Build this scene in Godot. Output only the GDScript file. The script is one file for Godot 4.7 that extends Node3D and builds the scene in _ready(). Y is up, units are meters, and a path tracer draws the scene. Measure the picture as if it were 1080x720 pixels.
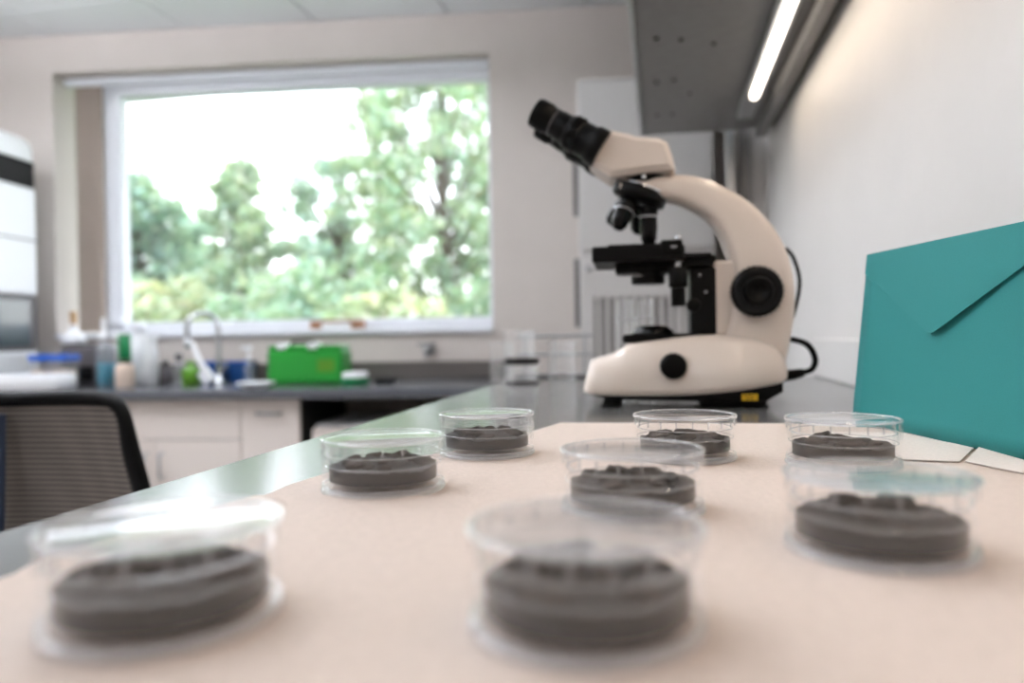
extends Node3D
# A laboratory bench with covered soil dishes, a microscope and an envelope; a window wall with a sink counter behind.
# World: y up, metres. The bench and the right wall run along -Z; the window wall is turned by WALL_TURN.

const EYE := 1.04
const BENCH_Y := 0.942
const WALL_X := 0.355
const COUNTER_Y := 0.86
const SHELF_Y := 1.69
const CEIL_Y := 2.465
const WALL_TURN := 0.1117

var M := {}
var used := {}
var far_frame := Transform3D(Basis(Vector3.UP, WALL_TURN), Vector3(-0.6424, 0, -3.1859))

# ------------------------------------------------------------------ helpers: naming and tagging
func numbered(called: String) -> String:
	if not used.has(called):
		used[called] = 0
		return called
	used[called] += 1
	return "%s_%03d" % [called, used[called]]

func tag(o: Node, label: String, category: String, group := "", kind := "") -> void:
	if label: o.set_meta("label", label)
	if category: o.set_meta("category", category)
	if group: o.set_meta("group", group)
	if kind: o.set_meta("kind", kind)

func thing(called: String, label: String, category: String, where := Vector3.ZERO, turn := 0.0, group := "") -> Node3D:
	var o := Node3D.new()
	o.name = numbered(called)
	add_child(o)
	o.position = where
	o.rotation.y = turn
	tag(o, label, category, group)
	return o

# a thing on the far wall frame: u along the wall, out from the wall towards the room
func far_thing(called: String, label: String, category: String, u: float, y: float, out: float, turn := 0.0, group := "") -> Node3D:
	return thing(called, label, category, far_frame * Vector3(u, y, out), WALL_TURN + turn, group)

func part(st: SurfaceTool, called: String, mat: Material, parent: Node) -> MeshInstance3D:
	st.generate_normals()
	var o := MeshInstance3D.new()
	o.mesh = st.commit()
	o.name = called
	o.material_override = mat
	parent.add_child(o, true)
	return o

func struct(st: SurfaceTool, called: String, mat: Material, label: String) -> MeshInstance3D:
	var o := part(st, numbered(called), mat, self)
	o.set_meta("kind", "structure")
	o.set_meta("label", label)
	return o

func mesh_part(mesh: Mesh, called: String, mat: Material, parent: Node, where := Transform3D()) -> MeshInstance3D:
	var o := MeshInstance3D.new()
	o.mesh = mesh
	o.name = called
	o.material_override = mat
	o.transform = where
	parent.add_child(o, true)
	return o

# ------------------------------------------------------------------ helpers: shapes
func mb() -> SurfaceTool:
	var st := SurfaceTool.new()
	st.begin(Mesh.PRIMITIVE_TRIANGLES)
	st.set_smooth_group(-1)
	return st

func tri(st: SurfaceTool, a: Vector3, b: Vector3, c: Vector3) -> void:
	# a, b, c counter-clockwise seen from outside
	st.add_vertex(a); st.add_vertex(c); st.add_vertex(b)

func quad(st: SurfaceTool, a: Vector3, b: Vector3, c: Vector3, d: Vector3) -> void:
	tri(st, a, b, c); tri(st, a, c, d)

func face_out(st: SurfaceTool, pts: Array, centre: Vector3) -> void:
	var n: Vector3 = (pts[1] - pts[0]).cross(pts[2] - pts[0])
	var mid := Vector3.ZERO
	for p in pts: mid += p
	mid /= pts.size()
	var flip := n.dot(mid - centre) < 0.0
	for i in range(1, pts.size() - 1):
		if flip: tri(st, pts[0], pts[i + 1], pts[i])
		else: tri(st, pts[0], pts[i], pts[i + 1])

# chamfered box; t places it
func box(st: SurfaceTool, centre: Vector3, size: Vector3, b := 0.0, basis := Basis()) -> void:
	var h := size / 2.0
	b = minf(b, minf(h.x, minf(h.y, h.z)) * 0.95)
	st.set_smooth_group(-1)
	if b <= 0.0:
		for ax in 3:
			for s in [-1.0, 1.0]:
				var pts := []
				for k in [[-1, -1], [1, -1], [1, 1], [-1, 1]]:
					var v := Vector3.ZERO
					v[ax] = s * h[ax]
					v[(ax + 1) % 3] = k[0] * h[(ax + 1) % 3]
					v[(ax + 2) % 3] = k[1] * h[(ax + 2) % 3]
					pts.append(centre + basis * v)
				face_out(st, pts, centre)
		return
	var at := func(sx: float, sy: float, sz: float, ax: int) -> Vector3:
		var v := Vector3(sx * (h.x - b), sy * (h.y - b), sz * (h.z - b))
		v[ax] = [sx, sy, sz][ax] * h[ax]
		return centre + basis * v
	for ax in 3:
		for s in [-1.0, 1.0]:
			var pts := []
			for k in [[-1, -1], [1, -1], [1, 1], [-1, 1]]:
				var q := [0.0, 0.0, 0.0]
				q[ax] = s; q[(ax + 1) % 3] = k[0]; q[(ax + 2) % 3] = k[1]
				pts.append(at.call(q[0], q[1], q[2], ax))
			face_out(st, pts, centre)
	for ax in 3:   # edges along ax
		var a1 := (ax + 1) % 3
		var a2 := (ax + 2) % 3
		for s1 in [-1.0, 1.0]:
			for s2 in [-1.0, 1.0]:
				var lo := [0.0, 0.0, 0.0]
				lo[ax] = -1.0; lo[a1] = s1; lo[a2] = s2
				var hi := lo.duplicate()
				hi[ax] = 1.0
				face_out(st, [at.call(lo[0], lo[1], lo[2], a1), at.call(hi[0], hi[1], hi[2], a1), at.call(hi[0], hi[1], hi[2], a2), at.call(lo[0], lo[1], lo[2], a2)], centre)
	for sx in [-1.0, 1.0]:
		for sy in [-1.0, 1.0]:
			for sz in [-1.0, 1.0]:
				face_out(st, [at.call(sx, sy, sz, 0), at.call(sx, sy, sz, 1), at.call(sx, sy, sz, 2)], centre)

func box_part(called: String, centre: Vector3, size: Vector3, b: float, mat: Material, parent: Node, basis := Basis()) -> MeshInstance3D:
	var st := mb()
	box(st, centre, size, b, basis)
	return part(st, called, mat, parent)

# lathe about an axis: profile points (r, y) run from the bottom centre outwards and up (outside on the right of travel)
func lathe(st: SurfaceTool, prof: Array, n := 32, t := Transform3D()) -> void:
	var g := 1
	for i in prof.size() - 1:
		if i > 0:
			var d0: Vector2 = (prof[i] - prof[i - 1]).normalized()
			var d1: Vector2 = (prof[i + 1] - prof[i]).normalized()
			if d0.dot(d1) < 0.6: g += 1
		st.set_smooth_group(g)
		var p: Vector2 = prof[i]
		var q: Vector2 = prof[i + 1]
		for k in n:
			var a0 := TAU * k / n
			var a1 := TAU * (k + 1) / n
			var c0 := Vector3(cos(a0), 0, -sin(a0))
			var c1 := Vector3(cos(a1), 0, -sin(a1))
			var v00 := t * (c0 * p.x + Vector3(0, p.y, 0))
			var v10 := t * (c1 * p.x + Vector3(0, p.y, 0))
			var v01 := t * (c0 * q.x + Vector3(0, q.y, 0))
			var v11 := t * (c1 * q.x + Vector3(0, q.y, 0))
			if p.x > 1e-6: tri(st, v00, v10, v11 if q.x > 1e-6 else v01)
			if q.x > 1e-6: tri(st, v00, v11, v01)
	st.set_smooth_group(-1)

func lathe_part(called: String, prof: Array, n: int, mat: Material, parent: Node, t := Transform3D()) -> MeshInstance3D:
	var st := mb()
	lathe(st, prof, n, t)
	return part(st, called, mat, parent)

func V(x: float, y: float) -> Vector2: return Vector2(x, y)

# a solid cylinder profile with softened rims
func cyl(r: float, y0: float, y1: float, b := 0.001) -> Array:
	return [V(0, y0), V(r - b, y0), V(r, y0 + b), V(r, y1 - b), V(r - b, y1), V(0, y1)]

# transform whose y axis runs along dir
func along(from: Vector3, dir: Vector3) -> Transform3D:
	var y := dir.normalized()
	var x := y.cross(Vector3(0.13, 0.27, 0.95)).normalized()
	return Transform3D(Basis(x, y, x.cross(y)), from)

func tube(st: SurfaceTool, path: Array, r: float, n := 10, r_end := -1.0) -> void:
	st.set_smooth_group(1)
	var rings := []
	var up := Vector3(0.31, 0.2, 0.93)
	for i in path.size():
		var d: Vector3 = (path[mini(i + 1, path.size() - 1)] - path[maxi(i - 1, 0)]).normalized()
		var x := d.cross(up).normalized()
		up = x.cross(d).normalized()
		var rr := r if r_end < 0.0 else lerpf(r, r_end, float(i) / (path.size() - 1))
		var ring := []
		for k in n:
			var a := TAU * k / n
			ring.append(path[i] + (x * cos(a) + x.cross(d) * -sin(a)) * rr)
		rings.append(ring)
	skin(st, rings, true)

func skin(st: SurfaceTool, rings: Array, caps := true, group := 1) -> void:
	# rings of equal size; orientation is found from the first pair
	var n: int = rings[0].size()
	var c0 := Vector3.ZERO
	var c1 := Vector3.ZERO
	for k in n:
		c0 += rings[0][k]; c1 += rings[1][k]
	c0 /= n; c1 /= n
	var nn := Vector3.ZERO
	for k in n: nn += (rings[0][k] - c0).cross(rings[0][(k + 1) % n] - c0)
	var ccw := nn.dot(c1 - c0) > 0.0
	st.set_smooth_group(group)
	for i in rings.size() - 1:
		for k in n:
			var k2 := (k + 1) % n
			if ccw: quad(st, rings[i][k], rings[i][k2], rings[i + 1][k2], rings[i + 1][k])
			else: quad(st, rings[i][k2], rings[i][k], rings[i + 1][k], rings[i + 1][k2])
	if caps:
		st.set_smooth_group(-1)
		for e in [0, rings.size() - 1]:
			var c := Vector3.ZERO
			for k in n: c += rings[e][k]
			c /= n
			for k in n:
				var k2 := (k + 1) % n
				if (e == 0) != ccw: tri(st, c, rings[e][k], rings[e][k2])
				else: tri(st, c, rings[e][k2], rings[e][k])

func tube_part(called: String, path: Array, r: float, mat: Material, parent: Node, n := 10, r_end := -1.0) -> MeshInstance3D:
	var st := mb()
	tube(st, path, r, n, r_end)
	return part(st, called, mat, parent)

# rounded-rectangle ring in the plane (ax, ay) about c
func rring(c: Vector3, ax: Vector3, ay: Vector3, hx: float, hy: float, r: float, n := 4) -> Array:
	var out := []
	r = minf(r, minf(hx, hy) * 0.98)
	for q in 4:
		var cx := hx - r if q == 0 or q == 3 else r - hx
		var cy := hy - r if q < 2 else r - hy
		for k in n + 1:
			var a := PI / 2 * (q + float(k) / n)
			out.append(c + ax * (cx + r * cos(a)) + ay * (cy + r * sin(a)))
	return out

# outline (x, y) extruded along z by half-width hz with bevelled rims
func slab(st: SurfaceTool, outline: Array, hz: float, b: float, t := Transform3D(), smooth := false) -> void:
	var n := outline.size()
	var area := 0.0
	for i in n:
		area += outline[i].cross(outline[(i + 1) % n])
	var pts: Array = outline.duplicate()
	if area < 0.0: pts.reverse()
	var inset := []
	for i in n:
		var e0: Vector2 = (pts[i] - pts[(i + n - 1) % n]).normalized()
		var e1: Vector2 = (pts[(i + 1) % n] - pts[i]).normalized()
		var n0 := Vector2(-e0.y, e0.x)
		var n1 := Vector2(-e1.y, e1.x)
		var m := (n0 + n1).normalized()
		inset.append(pts[i] + m * (b / maxf(0.35, m.dot(n0))))
	var idx := Geometry2D.triangulate_polygon(PackedVector2Array(inset))
	st.set_smooth_group(-1)
	for s in [-1.0, 1.0]:
		for k in range(0, idx.size(), 3):
			var a: Vector2 = inset[idx[k]]
			var bb: Vector2 = inset[idx[k + 1]]
			var c: Vector2 = inset[idx[k + 2]]
			var turn: float = (bb - a).cross(c - a) * s
			var va := t * Vector3(a.x, a.y, s * hz)
			var vb := t * Vector3(bb.x, bb.y, s * hz)
			var vc := t * Vector3(c.x, c.y, s * hz)
			if turn > 0.0: tri(st, va, vb, vc)
			else: tri(st, va, vc, vb)
	if smooth: st.set_smooth_group(2)
	for i in n:
		var j := (i + 1) % n
		var w := hz - b
		var f0 := t * Vector3(pts[i].x, pts[i].y, w)
		var f1 := t * Vector3(pts[j].x, pts[j].y, w)
		var g0 := t * Vector3(pts[i].x, pts[i].y, -w)
		var g1 := t * Vector3(pts[j].x, pts[j].y, -w)
		quad(st, g0, g1, f1, f0)
		if b > 0.0:
			var i0 := t * Vector3(inset[i].x, inset[i].y, hz)
			var i1 := t * Vector3(inset[j].x, inset[j].y, hz)
			var k0 := t * Vector3(inset[i].x, inset[i].y, -hz)
			var k1 := t * Vector3(inset[j].x, inset[j].y, -hz)
			quad(st, f0, f1, i1, i0)
			quad(st, k0, k1, g1, g0)
	st.set_smooth_group(-1)

func spline(pts: Array, per := 6) -> Array:
	var out := []
	for i in pts.size() - 1:
		var p0 = pts[maxi(i - 1, 0)]
		var p1 = pts[i]
		var p2 = pts[i + 1]
		var p3 = pts[mini(i + 2, pts.size() - 1)]
		for k in per:
			out.append(p1.cubic_interpolate(p2, p0, p3, float(k) / per))
	out.append(pts[-1])
	return out

# ------------------------------------------------------------------ materials
func mat(called: String, c: Color, rough := 0.6, metal := 0.0, spec := 0.5) -> StandardMaterial3D:
	var m := StandardMaterial3D.new()
	m.resource_name = called
	m.albedo_color = c
	m.roughness = rough
	m.metallic = metal
	m.metallic_specular = spec
	M[called] = m
	return m

func rgb(r: int, g: int, b: int) -> Color: return Color8(r, g, b)

func noise_tex(freq: float, seed_at: int, lo: Color, hi: Color, normal := false, bump := 4.0, size := 512, kind := FastNoiseLite.TYPE_SIMPLEX_SMOOTH) -> NoiseTexture2D:
	var n := FastNoiseLite.new()
	n.seed = seed_at
	n.noise_type = kind
	n.frequency = freq
	n.fractal_octaves = 4
	var t := NoiseTexture2D.new()
	t.width = size
	t.height = size
	t.seamless = true
	t.noise = n
	if normal:
		t.as_normal_map = true
		t.bump_strength = bump
	else:
		var g := Gradient.new()
		g.set_color(0, lo)
		g.set_color(1, hi)
		t.color_ramp = g
	return t

func grain(m: StandardMaterial3D, freq: float, seed_at: int, lo: float, scale: float, bump := 0.0) -> void:
	m.albedo_texture = noise_tex(freq, seed_at, Color(lo, lo, lo), Color.WHITE)
	m.uv1_triplanar = true
	m.uv1_world_triplanar = true
	m.uv1_scale = Vector3.ONE * scale
	if bump > 0.0:
		m.normal_enabled = true
		m.normal_texture = noise_tex(freq * 1.7, seed_at + 9, Color.BLACK, Color.WHITE, true, 6.0)
		m.normal_scale = bump

func glass(called: String, c: Color, alpha: float, rough := 0.02) -> StandardMaterial3D:
	var m := mat(called, Color(c.r, c.g, c.b, alpha), rough)
	m.transparency = BaseMaterial3D.TRANSPARENCY_ALPHA
	return m

func solid_glass(called: String, c: Color, alpha := 0.0) -> StandardMaterial3D:
	var m := mat(called, Color(c.r, c.g, c.b, alpha), 0.0)
	m.refraction_enabled = true
	m.refraction_scale = 0.05
	return m

func make_materials() -> void:
	grain(mat("wall_paint", rgb(216, 213, 211), 0.5), 0.01, 1, 0.98, 0.7)
	grain(mat("far_wall", rgb(211, 202, 196), 0.7), 0.01, 2, 0.98, 0.7)
	grain(mat("ceiling_tile", rgb(238, 240, 242), 0.9), 0.2, 3, 0.94, 2.0, 0.2)
	grain(mat("floor_vinyl", rgb(190, 187, 183), 0.4), 0.05, 4, 0.85, 2.0)
	grain(mat("bench_top", rgb(104, 105, 105), 0.17, 0.0, 0.72), 0.3, 5, 0.92, 4.0)
	grain(mat("paper", rgb(220, 204, 193), 0.85), 0.05, 6, 0.96, 5.0, 0.12)
	grain(mat("tissue", rgb(236, 226, 219), 0.9), 0.05, 7, 0.95, 9.0, 0.25)
	grain(mat("soil", rgb(66, 54, 45), 0.85), 0.06, 8, 0.45, 30.0, 1.0)
	grain(mat("soil_dark", rgb(32, 25, 20), 0.7), 0.06, 9, 0.55, 40.0, 0.7)
	grain(mat("envelope_paper", rgb(32, 132, 132), 0.75), 0.12, 10, 0.94, 9.0, 0.1)
	mat("scope_white", rgb(226, 212, 200), 0.2)
	mat("scope_black", rgb(7, 6, 6), 0.4, 0.0, 0.28)
	mat("scope_gloss", rgb(9, 8, 9), 0.2, 0.0, 0.35)
	mat("rubber", rgb(9, 9, 9), 0.8, 0.0, 0.3)
	mat("chrome", rgb(215, 218, 222), 0.12, 1.0)
	mat("steel", rgb(170, 170, 172), 0.3, 1.0)
	grain(mat("shelf_steel", rgb(132, 130, 129), 0.42, 0.25), 0.05, 12, 0.93, 1.0)
	mat("aluminium", rgb(190, 192, 194), 0.35, 0.8)
	mat("grey_metal", rgb(196, 193, 191), 0.5)
	mat("grille_grey", rgb(128, 124, 122), 0.6)
	mat("dark_gap", rgb(40, 38, 38), 0.8)
	mat("cabinet_front", rgb(234, 223, 216), 0.5)
	mat("counter", rgb(92, 94, 100), 0.2)
	mat("splash", rgb(104, 98, 94), 0.4, 0.2)
	mat("lumbar", rgb(66, 80, 106), 0.5)
	mat("white_plastic", rgb(236, 237, 240), 0.35)
	mat("window_frame", rgb(232, 234, 240), 0.4)
	mat("blind", rgb(160, 146, 136), 0.8)
	mat("black_plastic", rgb(6, 6, 7), 0.55, 0.0, 0.3)
	mat("grey_plastic", rgb(88, 84, 86), 0.5)
	mat("blue_plastic", rgb(28, 92, 190), 0.4)
	mat("navy_plastic", rgb(20, 68, 128), 0.4)
	mat("green_box", rgb(36, 148, 52), 0.35)
	mat("green_cap", rgb(14, 128, 74), 0.4)
	mat("green_liquid", rgb(88, 142, 36), 0.3)
	mat("teal_liquid", rgb(20, 140, 166), 0.3)
	mat("beige_label", rgb(216, 196, 180), 0.6)
	mat("tan", rgb(196, 158, 116), 0.7)
	mat("wood_brown", rgb(158, 116, 90), 0.6)
	mat("yellow_label", rgb(226, 178, 20), 0.5)
	mat("label_print", rgb(60, 48, 16), 0.6)
	mat("copper", rgb(206, 150, 120), 0.25, 0.9)
	var screen := mat("dark_screen", rgb(70, 84, 88), 0.15)
	screen.metallic_specular = 0.7
	glass("dish_plastic", Color(0.97, 0.98, 1.0), 0.006, 0.03).metallic_specular = 0.36
	glass("lid_plastic", Color(0.97, 0.98, 1.0), 0.035, 0.02)
	glass("dish_edge", Color(0.97, 0.98, 1.0), 0.22, 0.05)
	glass("pane", Color(0.8, 0.95, 0.92), 0.04, 0.0).metallic_specular = 0.2
	glass("clear_plastic", Color(0.9, 0.93, 0.96), 0.12, 0.05)
	glass("lab_glass", Color(0.95, 0.98, 1.0), 0.05, 0.01)
	lamp_glow("panel_glow", Color(0.97, 0.98, 1.0), 1.5)
	var lf := mat("leaf", Color(1, 1, 1), 0.6)
	lf.vertex_color_use_as_albedo = true
	lf.backlight_enabled = true
	lf.backlight = Color(0.75, 0.8, 0.6)
	grain(mat("bark", rgb(110, 92, 76), 0.9), 0.08, 15, 0.6, 3.0)
	grain(mat("grass", rgb(96, 128, 66), 0.9), 0.05, 16, 0.7, 0.6)
	# woven seat mesh: fine horizontal cords
	var im := Image.create(16, 64, false, Image.FORMAT_RGB8)
	for y in 64:
		for x in 16:
			var w := 0.5 + 0.5 * sin(TAU * y / 16.0)
			var v := 0.44 + 0.56 * w + 0.04 * sin(x * 2.1 + y)
			im.set_pixel(x, y, Color(v, v, v))
	var mesh_m := mat("chair_mesh", rgb(168, 156, 147), 0.8)
	mesh_m.albedo_texture = ImageTexture.create_from_image(im)
	mesh_m.uv1_triplanar = true
	mesh_m.uv1_scale = Vector3(20, 28, 20)

func lamp_glow(called: String, c: Color, e: float) -> StandardMaterial3D:
	var m := mat(called, c, 0.5)
	m.emission_enabled = true
	m.emission = c
	m.emission_energy_multiplier = e
	return m

# ------------------------------------------------------------------ scene
func _ready() -> void:
	camera_and_light()
	make_materials()
	room()
	window()
	shelf_and_lamp()
	bench()
	far_counter()
	grey_cabinet()
	microscope()
	dishes()
	envelope()
	chair()
	counter_things()
	glassware()
	garden()

func camera_and_light() -> void:
	var cam := Camera3D.new()
	cam.name = "camera"
	cam.position = Vector3(0, EYE, 0)
	cam.basis = Basis(Vector3.UP, deg_to_rad(11.4)) * Basis(Vector3.RIGHT, -0.0067) * Basis(Vector3.BACK, -0.0155)
	cam.fov = rad_to_deg(2.0 * atan(360.0 / 780.0))
	cam.near = 0.02
	cam.far = 200.0
	var at := CameraAttributesPhysical.new()
	at.frustum_focal_length = 26.0
	at.exposure_aperture = 3.4
	at.frustum_focus_distance = 0.58
	cam.attributes = at
	add_child(cam)
	cam.current = true
	cam.fov = rad_to_deg(2.0 * atan(360.0 / 780.0))

	var env := Environment.new()
	env.background_mode = Environment.BG_SKY
	var sky := Sky.new()
	var sm := ProceduralSkyMaterial.new()
	sm.sky_top_color = Color(0.92, 0.95, 1.0)
	sm.sky_horizon_color = Color(0.98, 0.98, 0.98)
	sm.ground_horizon_color = Color(0.6, 0.62, 0.58)
	sm.ground_bottom_color = Color(0.35, 0.38, 0.3)
	sm.energy_multiplier = 4.0
	sky.sky_material = sm
	env.sky = sky
	env.tonemap_mode = Environment.TONE_MAPPER_LINEAR
	env.tonemap_exposure = 1.3
	env.sdfgi_enabled = true
	env.ssao_enabled = true
	env.ssil_enabled = true
	var we := WorldEnvironment.new()
	we.name = "environment"
	we.environment = env
	add_child(we)

func room() -> void:
	var st := mb()
	box(st, Vector3(-0.9, -0.06, -0.6), Vector3(4.8, 0.12, 6.7))
	struct(st, "floor", M.floor_vinyl, "grey vinyl floor below the benches")
	st = mb()
	box(st, Vector3(-0.9, CEIL_Y + 0.08, -0.6), Vector3(4.8, 0.12, 6.7))
	var ceil_ := struct(st, "ceiling", M.grey_metal, "pale suspended ceiling above the window")
	for i in 8:
		for j in 11:
			var b := MeshInstance3D.new()
			st = mb()
			box(st, Vector3(-3.0 + i * 0.6, CEIL_Y + 0.01, -3.6 + j * 0.6), Vector3(0.592, 0.02, 0.592), 0.004)
			part(st, "ceiling_tile", M.ceiling_tile, ceil_)
			b.free()
	st = mb()
	box(st, Vector3(WALL_X + 0.06, CEIL_Y / 2, -0.02), Vector3(0.12, CEIL_Y, 5.3))
	struct(st, "wall_right", M.wall_paint, "pale grey wall behind the bench lit by the strip lamp")
	st = mb()
	box(st, Vector3(0.9, CEIL_Y / 2, -2.61), Vector3(0.84, CEIL_Y, 0.12))
	struct(st, "wall_return", M.wall_paint, "short return wall behind the grey cabinet corner")
	st = mb()
	box(st, Vector3(1.38, CEIL_Y / 2, -3.2), Vector3(0.12, CEIL_Y, 1.2))
	struct(st, "wall_niche", M.wall_paint, "side wall of the niche holding the grey cabinet")
	st = mb()
	box(st, Vector3(-3.2, CEIL_Y / 2, -0.6), Vector3(0.12, CEIL_Y, 6.6))
	struct(st, "wall_left", M.far_wall, "taupe wall on the left of the room")
	st = mb()
	box(st, Vector3(-0.9, CEIL_Y / 2, 2.66), Vector3(4.8, CEIL_Y, 0.12))
	struct(st, "wall_back", M.far_wall, "taupe wall behind the viewer")
	# far wall with its window opening
	st = mb()
	var u0 := -2.62
	var u1 := 2.05
	box(st, Vector3((u0 - 2.12) / 2, CEIL_Y / 2, -0.12), Vector3(-2.12 - u0, CEIL_Y, 0.24))
	box(st, Vector3((u1 - 0.082) / 2, CEIL_Y / 2, -0.12), Vector3(u1 + 0.082, CEIL_Y, 0.24))
	box(st, Vector3(-1.101, 1.06 / 2, -0.12), Vector3(2.038, 1.06, 0.24))
	box(st, Vector3(-1.101, (2.292 + CEIL_Y) / 2, -0.12), Vector3(2.038, CEIL_Y - 2.292, 0.24))
	var w := struct(st, "wall_front", M.far_wall, "taupe wall around the wide window")
	w.transform = far_frame
	# suspended panel lamps, lit on both faces (above the picture, mirrored in the dish lids)
	for p in [[Vector3(-1.15, 0, -1.4), "suspended lamp panel nearest the window, on the bench side", 1.05], [Vector3(-1.15, 0, 0.25), "suspended lamp panel above the viewer", 0.18], [Vector3(-1.15, 0, 1.75), "suspended lamp panel by the back wall, on the bench side", 0.18], [Vector3(-2.4, 0, -1.4), "suspended lamp panel nearest the window, on the chair side", 1.35], [Vector3(-2.4, 0, 0.7), "suspended lamp panel farthest from the window and the bench", 0.22]]:
		var t := thing("suspended_lamp", p[1], "lamp", p[0] + Vector3(0, 2.2, 0), 0.0, "suspended lamp panels")
		box_part("frame", Vector3.ZERO, Vector3(0.34, 0.03, 1.24), 0.004, M.white_plastic, t)
		for sgn in [-1.0, 1.0]:
			box_part("diffuser", Vector3(0, sgn * 0.018, 0), Vector3(0.3, 0.008, 1.2), 0.002, M.panel_glow, t)
			var l := AreaLight3D.new()
			l.name = "panel_light"
			l.area_size = Vector2(0.3, 1.2)
			l.light_color = Color(0.97, 0.98, 1.0)
			l.light_energy = (0.3 if sgn < 0.0 else 2.5) * p[2]
			l.area_range = 9.0
			l.area_attenuation = 2.0
			l.shadow_enabled = true
			l.rotation.x = sgn * PI / 2
			l.position.y = sgn * 0.026
			t.add_child(l)
		for z in [-0.5, 0.5]:
			tube_part("wire", [Vector3(0, 0.015, z), Vector3(0, CEIL_Y - 2.2 - 0.001, z)], 0.002, M.steel, t, 6)

func window() -> void:
	var w := Node3D.new()
	w.name = "window_1"
	add_child(w)
	w.transform = far_frame
	tag(w, "wide white framed window looking out on trees", "", "", "structure")
	var z := -0.14
	var a := -1.95
	var b := -0.082
	var y0 := 1.085
	var y1 := 2.292
	box_part("frame_side", Vector3(a + 0.045, (y0 + y1) / 2, z), Vector3(0.09, y1 - y0, 0.07), 0.006, M.window_frame, w)
	box_part("frame_side", Vector3(b - 0.012, (y0 + y1) / 2, z), Vector3(0.024, y1 - y0, 0.07), 0.006, M.window_frame, w)
	box_part("frame_head", Vector3((a + b) / 2, y1 - 0.042, z), Vector3(b - a, 0.084, 0.07), 0.006, M.window_frame, w)
	box_part("frame_bottom", Vector3((a + b) / 2, y0 + 0.02, z), Vector3(b - a, 0.06, 0.07), 0.006, M.window_frame, w)
	box_part("pane", Vector3((a + b) / 2, (y0 + y1) / 2, z), Vector3(b - a - 0.06, y1 - y0 - 0.06, 0.006), 0.0, M.pane, w)
	box_part("pane", Vector3((a - 2.12) / 2, (y0 + y1) / 2, z), Vector3(a + 2.12, y1 - y0, 0.006), 0.0, M.pane, w)
	box_part("window_sill", Vector3(-1.101, 1.072, -0.075), Vector3(2.03, 0.026, 0.2), 0.006, M.window_frame, w)
	# drawn-back vertical blind
	var bl := far_thing("vertical_blind", "taupe vertical blind drawn back at the window's left side", "blind", -2.0, 1.085, -0.085)
	box_part("head_rail", Vector3(0.9, 1.185, 0.0), Vector3(2.02, 0.034, 0.045), 0.004, M.window_frame, bl)
	for i in 7:
		box_part("slat", Vector3(-0.044 + i * 0.0172, 0.585, 0.012 - 0.004 * (i % 2)), Vector3(0.03, 1.155, 0.002), 0.0, M.blind, bl, Basis(Vector3.UP, 0.9 if i % 2 == 0 else 0.6))

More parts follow.
